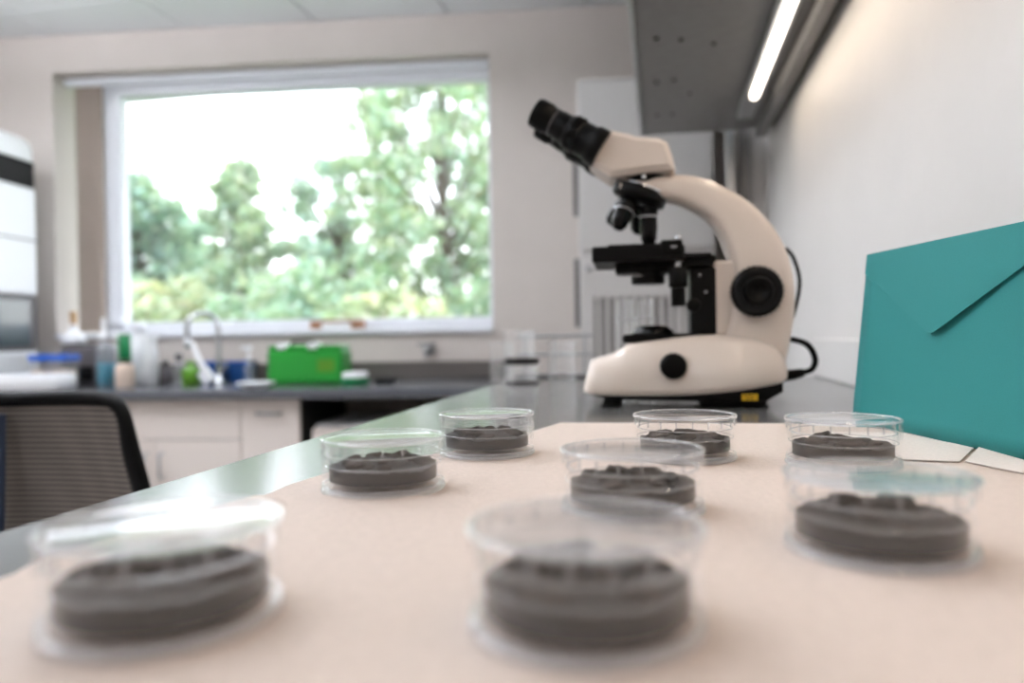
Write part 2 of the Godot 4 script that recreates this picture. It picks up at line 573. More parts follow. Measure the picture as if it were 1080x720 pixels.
func shelf_and_lamp() -> void:
	var zc := (0.7 - 2.47) / 2
	var len_ := 3.17
	var t := thing("overhead_shelf", "grey metal shelf over the bench, seen from below", "shelf", Vector3(0, SHELF_Y, zc))
	box_part("shelf_board", Vector3((-0.045 + WALL_X) / 2, 0.03, 0), Vector3(WALL_X + 0.045, 0.06, len_), 0.003, M.shelf_steel, t)
	box_part("front_lip", Vector3(-0.0505, 0.028, 0), Vector3(0.009, 0.072, len_), 0.002, M.aluminium, t)
	for p in [Vector2(-0.002, -1.66), Vector2(0.052, -1.68), Vector2(0.125, -1.72), Vector2(-0.002, -1.95), Vector2(0.042, -1.94), Vector2(0.085, -2.06), Vector2(-0.002, -2.24), Vector2(0.042, -2.24), Vector2(0.0, -1.35), Vector2(0.05, -1.35)]:
		lathe_part("screw", [V(0, -0.0045), V(0.003, -0.0042), V(0.0052, -0.002), V(0.0055, 0.001), V(0, 0.001)], 10, M.dark_gap, t, Transform3D(Basis(), Vector3(p.x, 0, p.y - zc)))
	var rs := mb()
	box(rs, Vector3(0.318, SHELF_Y - 0.0165, zc), Vector3(0.034, 0.032, len_), 0.006)
	struct(rs, "trim_2", M.shelf_steel, "grey rail along the wall under the overhead shelf")
	# strip lamp under the shelf
	var z0 := 0.45
	var z1 := -2.06
	var l := thing("strip_lamp", "bright warm-white strip lamp under the overhead shelf", "lamp", Vector3(0.250, SHELF_Y - 0.0005, (z0 + z1) / 2))
	var ll := z0 - z1
	box_part("housing", Vector3(0, -0.011, -0.1), Vector3(0.044, 0.022, ll + 0.22), 0.004, M.aluminium, l)
	var st := mb()
	var rings := []
	for e in [[-0.5, 0.5], [-0.497, 0.85], [-0.49, 1.0], [0.49, 1.0], [0.497, 0.85], [0.5, 0.5]]:
		rings.append(rring(Vector3(0, -0.026, e[0] * ll), Vector3.RIGHT, Vector3.UP, 0.0105 * e[1], 0.007 * e[1], 0.006, 3))
	skin(st, rings)
	part(st, "light_tube", lamp_glow("strip_glow", Color(1.0, 0.95, 0.88), 6.0), l)
	var al := AreaLight3D.new()
	al.name = "strip_light"
	al.area_size = Vector2(0.021, ll)
	al.light_color = Color(1.0, 0.90, 0.80)
	al.light_energy = 0.17
	al.area_range = 9.0
	al.area_attenuation = 2.0
	al.shadow_enabled = true
	al.rotation.x = -PI / 2
	al.position.y = -0.036
	l.add_child(al)
	# steel uprights at the far end of the wall
	for d in [[0.236, -2.585, 0.03, "aluminium"], [0.282, -2.6, 0.034, "shelf_steel"]]:
		var u := thing("shelf_upright", "narrow bright steel upright at the shelf end, nearest the grey cabinet" if d[3] == "aluminium" else "dull grey steel upright at the shelf end, nearest the pale wall", "upright", Vector3(d[0], 0, d[1]))
		box_part("post", Vector3(0, CEIL_Y / 2, 0), Vector3(d[2], CEIL_Y - 0.01, 0.03), 0.003, M[d[3]], u)
		box_part("foot_plate", Vector3(0, 0.004, 0), Vector3(d[2] + 0.012, 0.008, 0.05), 0.001, M.steel, u)
	st = mb()
	box(st, Vector3(0.330, CEIL_Y / 2, -2.63), Vector3(0.05, CEIL_Y - 0.004, 0.06), 0.004)
	struct(st, "trim_1", M.grey_metal, "grey trim closing the end of the right wall")

func bench() -> void:
	var z0 := 0.75
	var z1 := -1.76
	var t := thing("lab_bench", "long glossy grey laboratory bench along the wall", "bench", Vector3(0, 0, (z0 + z1) / 2))
	var xc := (-0.344 + WALL_X) / 2
	box_part("bench_top", Vector3(xc, BENCH_Y - 0.016, 0), Vector3(WALL_X + 0.344 - 0.004, 0.032, z0 - z1), 0.003, M.bench_top, t)
	box_part("backsplash", Vector3(WALL_X - 0.0125, BENCH_Y + 0.042, 0), Vector3(0.02, 0.084, z0 - z1), 0.003, M.wall_paint, t)
	box_part("apron", Vector3(-0.27, BENCH_Y - 0.082, 0), Vector3(0.03, 0.1, z0 - z1 - 0.1), 0.002, M.grey_metal, t)
	for x in [-0.27, 0.3]:
		for z in [-1.15, 0.0, 1.15]:
			box_part("leg", Vector3(x, (BENCH_Y - 0.032) / 2, z), Vector3(0.05, BENCH_Y - 0.032, 0.05), 0.003, M.grey_metal, t)
	paper()

# a thin sheet cut to an outline on the bench, gently rippled
func sheet(called: String, label: String, category: String, outline: Array, y: float, thick: float, m: Material, ripple: float, lift: Callable, group := "") -> void:
	var lo := Vector2(1e9, 1e9)
	var hi := -lo
	for p in outline:
		lo = lo.min(p); hi = hi.max(p)
	var ctr := (lo + hi) / 2
	var noise := FastNoiseLite.new()
	noise.seed = 77
	noise.frequency = 5.0
	var height := func(p: Vector2) -> float:
		return absf(noise.get_noise_2d(p.x, p.y)) * ripple + lift.call(p)
	# refine: grid cells clipped to the outline
	var st := mb()
	st.set_smooth_group(1)
	var step := 0.02
	var poly := PackedVector2Array(outline)
	if Geometry2D.is_polygon_clockwise(poly): poly.reverse()
	var x := floorf(lo.x / step) * step
	while x < hi.x:
		var z := floorf(lo.y / step) * step
		while z < hi.y:
			var cell := PackedVector2Array([Vector2(x, z), Vector2(x + step, z), Vector2(x + step, z + step), Vector2(x, z + step)])
			for piece in Geometry2D.intersect_polygons(cell, poly):
				var idx := Geometry2D.triangulate_polygon(piece)
				for k in range(0, idx.size(), 3):
					var q := [piece[idx[k]], piece[idx[k + 1]], piece[idx[k + 2]]]
					if (q[1] - q[0]).cross(q[2] - q[0]) > 0.0: q.reverse()
					var top := []
					var bot := []
					for v in q:
						var h: float = height.call(v)
						top.append(Vector3(v.x - ctr.x, thick + h, v.y - ctr.y))
						bot.append(Vector3(v.x - ctr.x, h, v.y - ctr.y))
					tri(st, top[0], top[1], top[2])
					tri(st, bot[0], bot[2], bot[1])
			z += step
		x += step
	st.set_smooth_group(-1)
	for i in poly.size():
		var a := poly[i]
		var b := poly[(i + 1) % poly.size()]
		var n := maxi(1, int(a.distance_to(b) / step))
		for k in n:
			var p := a.lerp(b, float(k) / n)
			var q := a.lerp(b, float(k + 1) / n)
			var hp: float = height.call(p)
			var hq: float = height.call(q)
			quad(st, Vector3(q.x - ctr.x, hq, q.y - ctr.y), Vector3(p.x - ctr.x, hp, p.y - ctr.y), Vector3(p.x - ctr.x, hp + thick, p.y - ctr.y), Vector3(q.x - ctr.x, hq + thick, q.y - ctr.y))
	var o := part(st, numbered(called), m, self)
	o.position = Vector3(ctr.x, y, ctr.y)
	tag(o, label, category, group)

func paper() -> void:
	var flat := func(_p: Vector2) -> float: return 0.0
	var far_edge := [V(-0.262, -0.385), V(-0.252, -0.402), V(-0.246, -0.43), V(-0.247, -0.455), V(-0.241, -0.5), V(-0.222, -0.548), V(-0.182, -0.602), V(-0.158, -0.66), V(-0.132, -0.742), V(-0.112, -0.826), V(0.02, -0.829), V(0.131, -0.833), V(0.19, -0.815), V(0.25, -0.8), V(0.29, -0.79), V(0.29, -0.385)]
	sheet("paper_sheet", "beige paper sheet under the farther dishes", "paper", far_edge, BENCH_Y + 0.0002, 0.0003, M.paper, 0.0006, flat)
	var near_lift := func(p: Vector2) -> float:
		var e := clampf((-0.405 - p.y) / 0.03, 0.0, 1.0)
		return 0.0011 + 0.0018 * e * e * (0.6 + 0.4 * sin(p.x * 23.0))
	sheet("paper_sheet", "beige paper sheet under the nearest dishes, its far edge slightly lifted", "paper", [V(-0.276, 0.1), V(-0.278, -0.1), V(-0.272, -0.2), V(-0.268, -0.262), V(-0.275, -0.285), V(-0.262, -0.36), V(-0.25, -0.418), V(-0.128, -0.431), V(-0.053, -0.421), V(0.024, -0.405), V(0.064, -0.413), V(0.14, -0.42), V(0.3, -0.415), V(0.3, 0.1)], BENCH_Y + 0.0002, 0.0003, M.paper, 0.0, near_lift)
	# torn tissues in front of the envelope
	var curl := func(p: Vector2) -> float:
		return 0.0011 + 0.003 * clampf((p.x - 0.2) / 0.09, 0.0, 1.0) * clampf((-p.y - 0.55) / 0.2, 0.0, 1.0)
	var torn := []
	var rng := RandomNumberGenerator.new()
	rng.seed = 5
	for i in 22:
		var f := i / 21.0
		torn.append(V(lerpf(0.16, 0.288, f) + rng.randf_range(-0.001, 0.001), lerpf(-0.76, -0.742, f) + rng.randf_range(-0.0022, 0.0022)))
	torn.append_array([V(0.25, -0.665), V(0.212, -0.592), V(0.16, -0.6), V(0.13, -0.68)])
	sheet("tissue_sheet", "torn white tissue sheet at the envelope's foot, beside the rear right dish", "tissue", torn, BENCH_Y + 0.0002, 0.0004, M.tissue, 0.001, curl)
	var curl2 := func(p: Vector2) -> float:
		return 0.0012 + 0.006 * clampf((-p.y - 0.6) / 0.14, 0.0, 1.0)
	sheet("tissue_sheet", "folded white tissue corner just right of the torn tissue sheet", "tissue", [V(0.292, -0.735), V(0.255, -0.665), V(0.216, -0.593), V(0.235, -0.55), V(0.31, -0.545), V(0.325, -0.62), V(0.33, -0.69)], BENCH_Y + 0.0002, 0.0004, M.tissue, 0.001, curl2)

# ------------------------------------------------------------------ soil dishes
func dish(called_label: String, where: Vector3, seed_at: int, tall: float, lumps: int, shift: Vector2) -> void:
	var t := thing("soil_dish", called_label, "dish", where, float(seed_at) * 1.3, "covered soil dishes on the paper")
	var P: Material = M.dish_plastic
	var E_: Material = M.dish_edge
	var base := lathe_part("dish_base", [V(0, 0.0055), V(0.0345, 0.0055), V(0.0352, 0.003), V(0.0366, 0.003), V(0.0367, 0.0236), V(0.0352, 0.0236), V(0.0351, 0.0076), V(0.0345, 0.007), V(0, 0.007)], 64, P, t)
	lathe_part("foot_flange", [V(0.0354, 0.0), V(0.0395, 0.0), V(0.04, 0.0006), V(0.04, 0.0016), V(0.0393, 0.0024), V(0.0376, 0.0028), V(0.0366, 0.0031), V(0.0354, 0.0031), V(0.0354, 0.0)], 64, E_, base)
	lathe_part("stacking_ring", [V(0.0367, 0.0163), V(0.0373, 0.0166), V(0.0373, 0.0170), V(0.0367, 0.0173)], 64, E_, base)
	lathe_part("base_rim", [V(0.0352, 0.0236), V(0.0367, 0.0236), V(0.0365, 0.0243), V(0.0355, 0.0243), V(0.0352, 0.0236)], 64, E_, base)
	var lid := lathe_part("lid", [V(0, 0.0316), V(0.0386, 0.0316), V(0.0399, 0.0318), V(0.04, 0.033), V(0.0352, 0.033), V(0.0345, 0.0327), V(0, 0.0327)], 64, M.lid_plastic, t)
	lathe_part("lid_skirt", [V(0.0386, 0.0316), V(0.0379, 0.0046), V(0.0391, 0.0046), V(0.0399, 0.0318)], 64, P, lid)
	lathe_part("lid_rim", [V(0.0376, 0.033), V(0.04, 0.0328), V(0.0401, 0.0334), V(0.0394, 0.0341), V(0.0382, 0.0341), V(0.0376, 0.0335), V(0.0376, 0.033)], 64, E_, lid)
	lathe_part("lid_lip", [V(0.0378, 0.0038), V(0.0389, 0.0038), V(0.0392, 0.0042), V(0.0392, 0.0048), V(0.0378, 0.0048), V(0.0378, 0.0038)], 64, E_, lid)
	var rib := mb()
	for k in 20:
		var a := TAU * k / 20.0
		box(rib, Vector3(cos(a) * 0.0381, 0.0287, sin(a) * 0.0381), Vector3(0.0012, 0.0056, 0.0009), 0.0, Basis(Vector3.UP, -a))
	part(rib, "rim_ribs", E_, lid)
	# soil: a pressed band with a rough crumbly top
	var noise := FastNoiseLite.new()
	noise.seed = 100 + seed_at
	noise.frequency = 60.0
	noise.fractal_octaves = 4
	var st := mb()
	st.set_smooth_group(1)
	var nr := 16
	var na := 72
	var at := func(i: int, k: int) -> Vector3:
		var r := 0.0344 * i / nr
		var a := TAU * (k % na) / na
		var p := Vector2(cos(a), sin(a)) * r
		var mound := clampf(1.0 - (p - shift).length() / 0.031, 0.0, 1.0)
		var y := 0.0152 + noise.get_noise_2d(p.x, p.y) * 0.0022 + 0.4 * tall * smoothstep(0.0, 0.55, mound) + noise.get_noise_2d(p.x * 2.3 + 5.0, p.y * 2.3) * 0.0014 * (1.0 if i < nr else 0.3)
		return Vector3(p.x, y, p.y)
	for i in nr:
		for k in na:
			var a: Vector3 = at.call(i, k)
			var b: Vector3 = at.call(i + 1, k)
			var c: Vector3 = at.call(i + 1, k + 1)
			var d: Vector3 = at.call(i, k + 1)
			if i > 0: quad(st, a, d, c, b)
			else: tri(st, a, c, b)
	st.set_smooth_group(2)
	for k in na:
		var a: Vector3 = at.call(nr, k)
		var b: Vector3 = at.call(nr, k + 1)
		quad(st, Vector3(b.x, 0.0071, b.z), Vector3(a.x, 0.0071, a.z), a, b)
		tri(st, Vector3(0, 0.0071, 0), Vector3(a.x, 0.0071, a.z), Vector3(b.x, 0.0071, b.z))
	part(st, "soil", M.soil_dark, t)
	var rng := RandomNumberGenerator.new()
	rng.seed = 900 + seed_at
	for n in lumps + 8:
		var a := rng.randf() * TAU
		var r := 0.028 * sqrt(rng.randf())
		var p := Vector2(cos(a), sin(a)) * r
		var mound := clampf(1.0 - (p - shift).length() / 0.031, 0.0, 1.0)
		var y := 0.0152 + 0.4 * tall * smoothstep(0.0, 0.55, mound)
		var s := rng.randf_range(0.0025, 0.0062)
		y = minf(y, 0.0300 - s)
		st = mb()
		lump(st, Vector3(p.x, y, p.y), Vector3(s * rng.randf_range(1.0, 1.9), s * 0.62, s * rng.randf_range(0.9, 1.5)), rng.randi() % 1000)
		part(st, "soil_clump", M.soil, t)

func lump(st: SurfaceTool, c: Vector3, size: Vector3, seed_at: int) -> void:
	var noise := FastNoiseLite.new()
	noise.seed = seed_at
	noise.frequency = 0.9
	st.set_smooth_group(1)
	var n := 9
	var m := 6
	var at := func(i: int, k: int) -> Vector3:
		var lat := PI * i / m - PI / 2
		var lon := TAU * (k % n) / n
		var d := Vector3(cos(lat) * cos(lon), sin(lat), cos(lat) * sin(lon))
		return c + d * size * (1.0 + 0.55 * noise.get_noise_3dv(d))
	for i in m:
		for k in n:
			var a: Vector3 = at.call(i, k)
			var b: Vector3 = at.call(i, k + 1)
			var e: Vector3 = at.call(i + 1, k + 1)
			var f: Vector3 = at.call(i + 1, k)
			if i > 0: tri(st, a, e, b)
			if i < m - 1: tri(st, a, f, e)

func dishes() -> void:
	var y := BENCH_Y + 0.0011
	dish("clear soil dish at the paper's left edge, second from the rear left", Vector3(-0.178, y, -0.454), 1, 0.0085, 12, V(0.0, 0.0))
	dish("rearmost left clear soil dish, farthest along the paper's left edge", Vector3(-0.144, y, -0.602), 2, 0.007, 10, V(0.004, 0.002))
	dish("clear soil dish in the rear middle, straight in front of the microscope base", Vector3(0.017, y, -0.597), 3, 0.008, 10, V(0.008, -0.003))
	dish("clear soil dish in the middle of the group, behind the nearest dish", Vector3(-0.017, y, -0.418), 4, 0.0075, 14, V(-0.002, 0.003))
	dish("clear soil dish beside the teal envelope's lower left corner", Vector3(0.129, y, -0.578), 5, 0.006, 10, V(0.0, 0.0))
	dish("large blurred clear soil dish at the right, in front of the envelope dish", Vector3(0.093, y + 0.0004, -0.352), 6, 0.006, 12, V(0.003, 0.0))
	dish("nearest clear soil dish, at the bottom middle of the picture", Vector3(-0.026, y + 0.0004, -0.248), 7, 0.006, 14, V(0.0, 0.004))
	dish("near left clear soil dish mirroring the window in its lid", Vector3(-0.172, y + 0.0004, -0.23), 8, 0.0055, 12, V(0.003, -0.003))

# ------------------------------------------------------------------ envelope
func envelope() -> void:
	var a := Vector3(0.199, BENCH_Y + 0.0022, -0.845)
	var b := Vector3(0.258, BENCH_Y + 0.0022, -0.606)
	var dir := (b - a).normalized()
	var w := 0.262
	var h := 0.178
	var nrm := Vector3(-dir.z, 0, dir.x)     # towards the room's left
	if nrm.x > 0: nrm = -nrm
	var t := Node3D.new()
	t.name = numbered("envelope")
	add_child(t)
	tag(t, "teal paper envelope with a pointed flap, standing up on the bench", "envelope")
	var lean := 0.11
	var up := (Vector3.UP * cos(lean) - nrm * sin(lean)).normalized()
	t.transform = Transform3D(Basis(dir, up, dir.cross(up)), a)
	var zs := 1.0 if dir.cross(up).dot(nrm) > 0.0 else -1.0
	# body: slightly bellied front
	var st := mb()
	st.set_smooth_group(1)
	var nx := 16
	var ny := 12
	var at := func(i: int, j: int, side: float) -> Vector3:
		var u := float(i) / nx
		var v := float(j) / ny
		var belly := 0.0035 * sin(PI * u) * sin(PI * v) + 0.0007
		return Vector3(u * w, v * h, zs * side * belly)
	for i in nx:
		for j in ny:
			for side in [1.0, -1.0]:
				var p: Vector3 = at.call(i, j, side)
				var q: Vector3 = at.call(i + 1, j, side)
				var r: Vector3 = at.call(i + 1, j + 1, side)
				var s: Vector3 = at.call(i, j + 1, side)
				if side * zs > 0.0: quad(st, p, q, r, s)
				else: quad(st, p, s, r, q)
	for j in ny:
		quad(st, at.call(0, j, -zs), at.call(0, j, zs), at.call(0, j + 1, zs), at.call(0, j + 1, -zs))
		quad(st, at.call(nx, j, zs), at.call(nx, j, -zs), at.call(nx, j + 1, -zs), at.call(nx, j + 1, zs))
	for i in nx:
		quad(st, at.call(i, ny, zs), at.call(i + 1, ny, zs), at.call(i + 1, ny, -zs), at.call(i, ny, -zs))
		quad(st, at.call(i, 0, -zs), at.call(i + 1, 0, -zs), at.call(i + 1, 0, zs), at.call(i, 0, zs))
	part(st, "body", M.envelope_paper, t)
	# flap: rounded triangle hinged on the top edge, its tip standing off the body
	var tip := V(w * 0.53, h * 0.51)
	var o := [V(0.0005, h), V(0.0005, h * 0.885)]
	for k in 9:
		var f := k / 8.0
		var l0 := V(0.0005, h * 0.885).lerp(tip, 0.93)
		var r0 := V(w - 0.0005, h * 0.885).lerp(tip, 0.93)
		o.append(l0.lerp(tip, f).lerp(tip.lerp(r0, f), f))
	o.append_array([V(w - 0.0005, h * 0.885), V(w - 0.0005, h)])
	st = mb()
	var poly := PackedVector2Array(o)
	if Geometry2D.is_polygon_clockwise(poly): poly.reverse()
	var off := func(p: Vector2, more: float) -> Vector3:
		var u := p.x / w
		var v := p.y / h
		var belly := 0.0035 * sin(PI * clampf(u, 0.0, 1.0)) * sin(PI * clampf(v, 0.0, 1.0)) + 0.0007
		return Vector3(p.x, p.y, zs * (belly + 0.0006 + 0.0052 * (1.0 - v) / 0.49 * sin(PI * clampf(u, 0.02, 0.98)) + more))
	st.set_smooth_group(1)
	for side in [0.0, 1.0]:
		for cx in 14:
			for cy in 10:
				var x0 := w * cx / 14.0
				var x1 := w * (cx + 1) / 14.0
				var y0 := h * (0.5 + 0.05 * cy)
				var y1 := h * (0.55 + 0.05 * cy)
				for piece in Geometry2D.intersect_polygons(PackedVector2Array([V(x0, y0), V(x1, y0), V(x1, y1), V(x0, y1)]), poly):
					var idx := Geometry2D.triangulate_polygon(piece)
					for k in range(0, idx.size(), 3):
						var q := [piece[idx[k]], piece[idx[k + 1]], piece[idx[k + 2]]]
						var ccw: bool = (q[1] - q[0]).cross(q[2] - q[0]) > 0.0
						if ccw != ((side > 0.5) == (zs > 0.0)): q.reverse()
						tri(st, off.call(q[0], 0.0006 * side), off.call(q[1], 0.0006 * side), off.call(q[2], 0.0006 * side))
	st.set_smooth_group(-1)
	for i in poly.size():
		var p := poly[i]
		var q := poly[(i + 1) % poly.size()]
		quad(st, off.call(p, 0.0), off.call(q, 0.0), off.call(q, 0.0006), off.call(p, 0.0006))
	part(st, "flap", M.envelope_paper, t)

# ------------------------------------------------------------------ microscope
func microscope() -> void:
	var t := thing("microscope", "white and black binocular microscope standing on the bench", "microscope", Vector3(0.030, BENCH_Y, -1.077), 0.04)
	var W_: Material = M.scope_white
	var K: Material = M.scope_black
	# arm: swept rounded section between the outer and the inner contour
	var outer := [V(-0.0845, 0.3106), V(-0.0455, 0.3158), V(-0.0104, 0.3198), V(0.0221, 0.3164), V(0.0546, 0.3016), V(0.0871, 0.2803), V(0.1144, 0.2513), V(0.1352, 0.2146), V(0.1456, 0.1728), V(0.1469, 0.1312), V(0.1417, 0.0923), V(0.1339, 0.056)]
	var inner := [V(-0.0845, 0.3002), V(-0.0416, 0.2917), V(-0.0104, 0.2844), V(0.013, 0.2737), V(0.0325, 0.2604), V(0.0481, 0.2419), V(0.0598, 0.2157), V(0.0663, 0.1844), V(0.0676, 0.1584), V(0.065, 0.1299), V(0.0546, 0.0936), V(0.0416, 0.0574)]
	var po := spline(outer, 5)
	var pi_ := spline(inner, 5)
	var st := mb()
	var rings := []
	for i in po.size():
		var c: Vector2 = (po[i] + pi_[i]) / 2
		var d: Vector2 = po[i] - pi_[i]
		var ax := Vector3(d.x, d.y, 0).normalized()
		var f := float(i) / (po.size() - 1)
		var hw := 0.029 + 0.010 * smoothstep(0.25, 0.8, f)
		rings.append(rring(Vector3(c.x, c.y, 0), ax, Vector3.BACK, d.length() / 2, hw, minf(0.014, d.length() * 0.35), 4))
	skin(st, rings)
	var arm := part(st, "arm", W_, t)
	box_part("rack_housing", Vector3(0.0555, 0.146, 0), Vector3(0.03, 0.104, 0.056), 0.004, W_, arm)
	# base: sections along x with sculpted width
	st = mb()
	rings = []
	var secs := [[-0.1385, 0.022, 0.026, 0.045], [-0.137, 0.0195, 0.036, 0.053], [-0.1285, 0.0175, 0.0625, 0.061], [-0.118, 0.0165, 0.0665, 0.064], [-0.0992, 0.0156, 0.0715, 0.066], [-0.086, 0.0155, 0.0785, 0.0665], [-0.0781, 0.0155, 0.085, 0.067], [-0.0372, 0.0155, 0.0905, 0.0685], [-0.01, 0.0165, 0.0935, 0.072], [0.012, 0.018, 0.0955, 0.0785], [0.0372, 0.0205, 0.0965, 0.086], [0.062, 0.0235, 0.0955, 0.0885], [0.083, 0.0262, 0.092, 0.087], [0.0992, 0.029, 0.0875, 0.083], [0.118, 0.032, 0.079, 0.074], [0.1285, 0.037, 0.069, 0.062], [0.132, 0.044, 0.06, 0.05]]
	for s in secs:
		var ring := []
		var hw: float = s[3]
		var y0: float = s[1]
		var y1: float = s[2]
		var hh := y1 - y0
		# section: straight flank low, wide shoulder leaning in to a narrower top
		var top := hw * 0.56
		var half := [V(hw, y0), V(hw * 1.0, y0 + hh * 0.12), V(hw * 0.985, y0 + hh * 0.3), V(hw * 0.93, y0 + hh * 0.5), V(hw * 0.84, y0 + hh * 0.7), V(hw * 0.74, y0 + hh * 0.86), V(hw * 0.64, y0 + hh * 0.96), V(top * 0.9, y1), V(0.0, y1 + 0.0005)]
		for p in half: ring.append(Vector3(s[0], p.y, p.x))
		for k in range(half.size() - 2, -1, -1): ring.append(Vector3(s[0], half[k].y, -half[k].x))
		rings.append(ring)
	skin(st, rings)
	var base := part(st, "base", W_, t)
	# black underside and feet
	st = mb()
	rings = []
	for s in [[-0.133, 0.0165, 0.021, 0.045], [-0.1, 0.0105, 0.0162, 0.062], [-0.02, 0.009, 0.0162, 0.066], [0.012, 0.009, 0.018, 0.074], [0.05, 0.0085, 0.0222, 0.083], [0.1, 0.0095, 0.0295, 0.079], [0.122, 0.02, 0.034, 0.068]]:
		var hy: float = (s[2] - s[1]) / 2
		rings.append(rring(Vector3(s[0], s[1] + hy, 0), Vector3.BACK, Vector3.UP, s[3], hy, 0.002, 2))
	skin(st, rings)
	part(st, "underside", K, base)
	for p in [Vector3(-0.1, 0, 0.05), Vector3(-0.1, 0, -0.05), Vector3(0.09, 0, 0.062), Vector3(0.09, 0, -0.062)]:
		lathe_part("foot", [V(0, 0), V(0.014, 0), V(0.0155, 0.0015), V(0.0125, 0.0035), V(0.0095, 0.012), V(0, 0.012)], 18, M.rubber, base, Transform3D(Basis(), p))
	box_part("battery_cover", Vector3(0.058, 0.0085, 0.04), Vector3(0.085, 0.013, 0.075), 0.003, K, base)
	var lab := box_part("warning_label", Vector3(0.078, 0.0148, 0.0822), Vector3(0.02, 0.0085, 0.0016), 0.0, M.yellow_label, base)
	lab.set_meta("label", "small yellow warning label")
	for i in 2:
		box_part("print_line", Vector3(0.078, 0.0166 - i * 0.0035, 0.0831), Vector3(0.014 - i * 0.004, 0.0011, 0.0003), 0.0, M.label_print, lab)
	# illuminator on the base
	box_part("lamp_platform", Vector3(-0.034, 0.0925, 0), Vector3(0.1, 0.012, 0.072), 0.003, K, t)
	lathe_part("field_lens", [V(0, 0.0), V(0.029, 0.0), V(0.0285, 0.004), V(0.0225, 0.0115), V(0.02, 0.0125), V(0.019, 0.0115), V(0, 0.0115)], 28, M.scope_gloss, t, Transform3D(Basis(), Vector3(-0.041, 0.098, 0)))
	# brightness knob
	var knob_t := Transform3D(Basis(Vector3.RIGHT, PI / 2), Vector3(-0.0174, 0.0555, 0.0605))
	var bk := lathe_part("brightness_knob", [V(0, 0), V(0.0168, 0), V(0.0172, 0.002), V(0.0172, 0.015), V(0.0155, 0.0185), V(0.011, 0.0195), V(0, 0.0195)], 26, K, t, knob_t)
	st = mb()
	for k in 18:
		var a := TAU * k / 18.0
		box(st, knob_t * Vector3(cos(a) * 0.0173, 0.009, sin(a) * 0.0173), Vector3(0.0012, 0.0014, 0.011), 0.0, Basis(Vector3.BACK, a))
	part(st, "grip_ribs", M.rubber, bk)
	# focus knobs on both flanks
	for s in [1.0, -1.0]:
		var kt := Transform3D(Basis(Vector3.RIGHT, s * PI / 2), Vector3(0.094, 0.153, s * 0.036))
		var ck := lathe_part("coarse_knob", [V(0, 0), V(0.026, 0), V(0.03, 0.002), V(0.0335, 0.006), V(0.0335, 0.019), V(0.032, 0.0215), V(0.0285, 0.0225), V(0.024, 0.021), V(0.021, 0.021), V(0, 0.021)], 36, M.scope_gloss, t, kt)
		lathe_part("fine_knob", [V(0, 0.02), V(0.0185, 0.02), V(0.019, 0.0215), V(0.019, 0.03), V(0.0172, 0.0325), V(0.0095, 0.0325), V(0.0085, 0.0312), V(0, 0.0312)], 30, K, ck, kt)
		st = mb()
		for k in 30:
			var a := TAU * k / 30.0
			box(st, kt * Vector3(cos(a) * 0.0336, 0.0125, sin(a) * 0.0336), Vector3(0.0014, 0.0018, 0.012), 0.0, Basis(Vector3.BACK, s * a))
		part(st, "grip_ribs", K, ck)
	# head
	st = mb()
	slab(st, [V(-0.1274, 0.3382), V(-0.1001, 0.3828), V(-0.0728, 0.3761), V(-0.0624, 0.3715), V(-0.0299, 0.3672), V(-0.0195, 0.3613), V(-0.0125, 0.3395), V(-0.0091, 0.3232), V(-0.055, 0.3218), V(-0.0975, 0.3175)], 0.043, 0.007)
	var head := part(st, "binocular_head", W_, t)
	lathe_part("head_mount", cyl(0.028, 0.3, 0.3235, 0.002), 30, K, t, Transform3D(Basis(), Vector3(-0.05, 0, 0)))
	lathe_part("clamp_screw", cyl(0.0032, 0.0, 0.008, 0.0008), 12, M.chrome, head, Transform3D(Basis(Vector3.RIGHT, PI / 2), Vector3(-0.052, 0.316, 0.028)))
	var dirv := Vector3(-0.846, 0.533, 0)
	for s in [1.0, -1.0]:
		var o := Vector3(-0.1135, 0.3600, s * 0.031)
		var tt := along(o, dirv)
		var tb := lathe_part("eyepiece_tube", [V(0, -0.006), V(0.0272, -0.006), V(0.0275, 0.0), V(0.0268, 0.011), V(0.0245, 0.013), V(0.0236, 0.034), V(0.0228, 0.05), V(0.0212, 0.0515), V(0.0, 0.0515)], 32, K, t, tt)
		lathe_part("collar", [V(0.0, 0.031), V(0.0252, 0.031), V(0.0258, 0.033), V(0.0258, 0.0435), V(0.025, 0.046), V(0.0, 0.046)], 32, M.scope_gloss, tb, tt)
		lathe_part("eyepiece", [V(0, 0.05), V(0.0205, 0.05), V(0.0205, 0.0665), V(0.0195, 0.068), V(0.0195, 0.0815), V(0.0213, 0.083), V(0.0213, 0.100), V(0.02, 0.1045), V(0.0155, 0.1045), V(0.014, 0.102), V(0, 0.102)], 32, K, t, tt)
		lathe_part("eye_ring", [V(0.0194, 0.072), V(0.0201, 0.0722), V(0.0201, 0.0746), V(0.0194, 0.0748)], 32, M.grey_plastic, tb, tt)
	# revolving nosepiece, tilted
	var axis := Vector3(0.36, -0.93, 0).normalized()
	axis = Vector3(-0.3605, -0.9327, 0.0).normalized()
	var nt := along(Vector3(-0.056, 0.3005, 0), axis)
	lathe_part("nosepiece", [V(0, -0.004), V(0.036, -0.004), V(0.0385, -0.002), V(0.0395, 0.002), V(0.0395, 0.009), V(0.0375, 0.012), V(0.03, 0.0145), V(0, 0.016)], 36, K, t, nt)
	var rim := lathe_part("nosepiece_ring", [V(0.036, -0.0065), V(0.0392, -0.0062), V(0.0398, -0.0038), V(0.036, -0.0035)], 36, M.chrome, t, nt)
	rim.set_meta("label", "bright nosepiece ring")
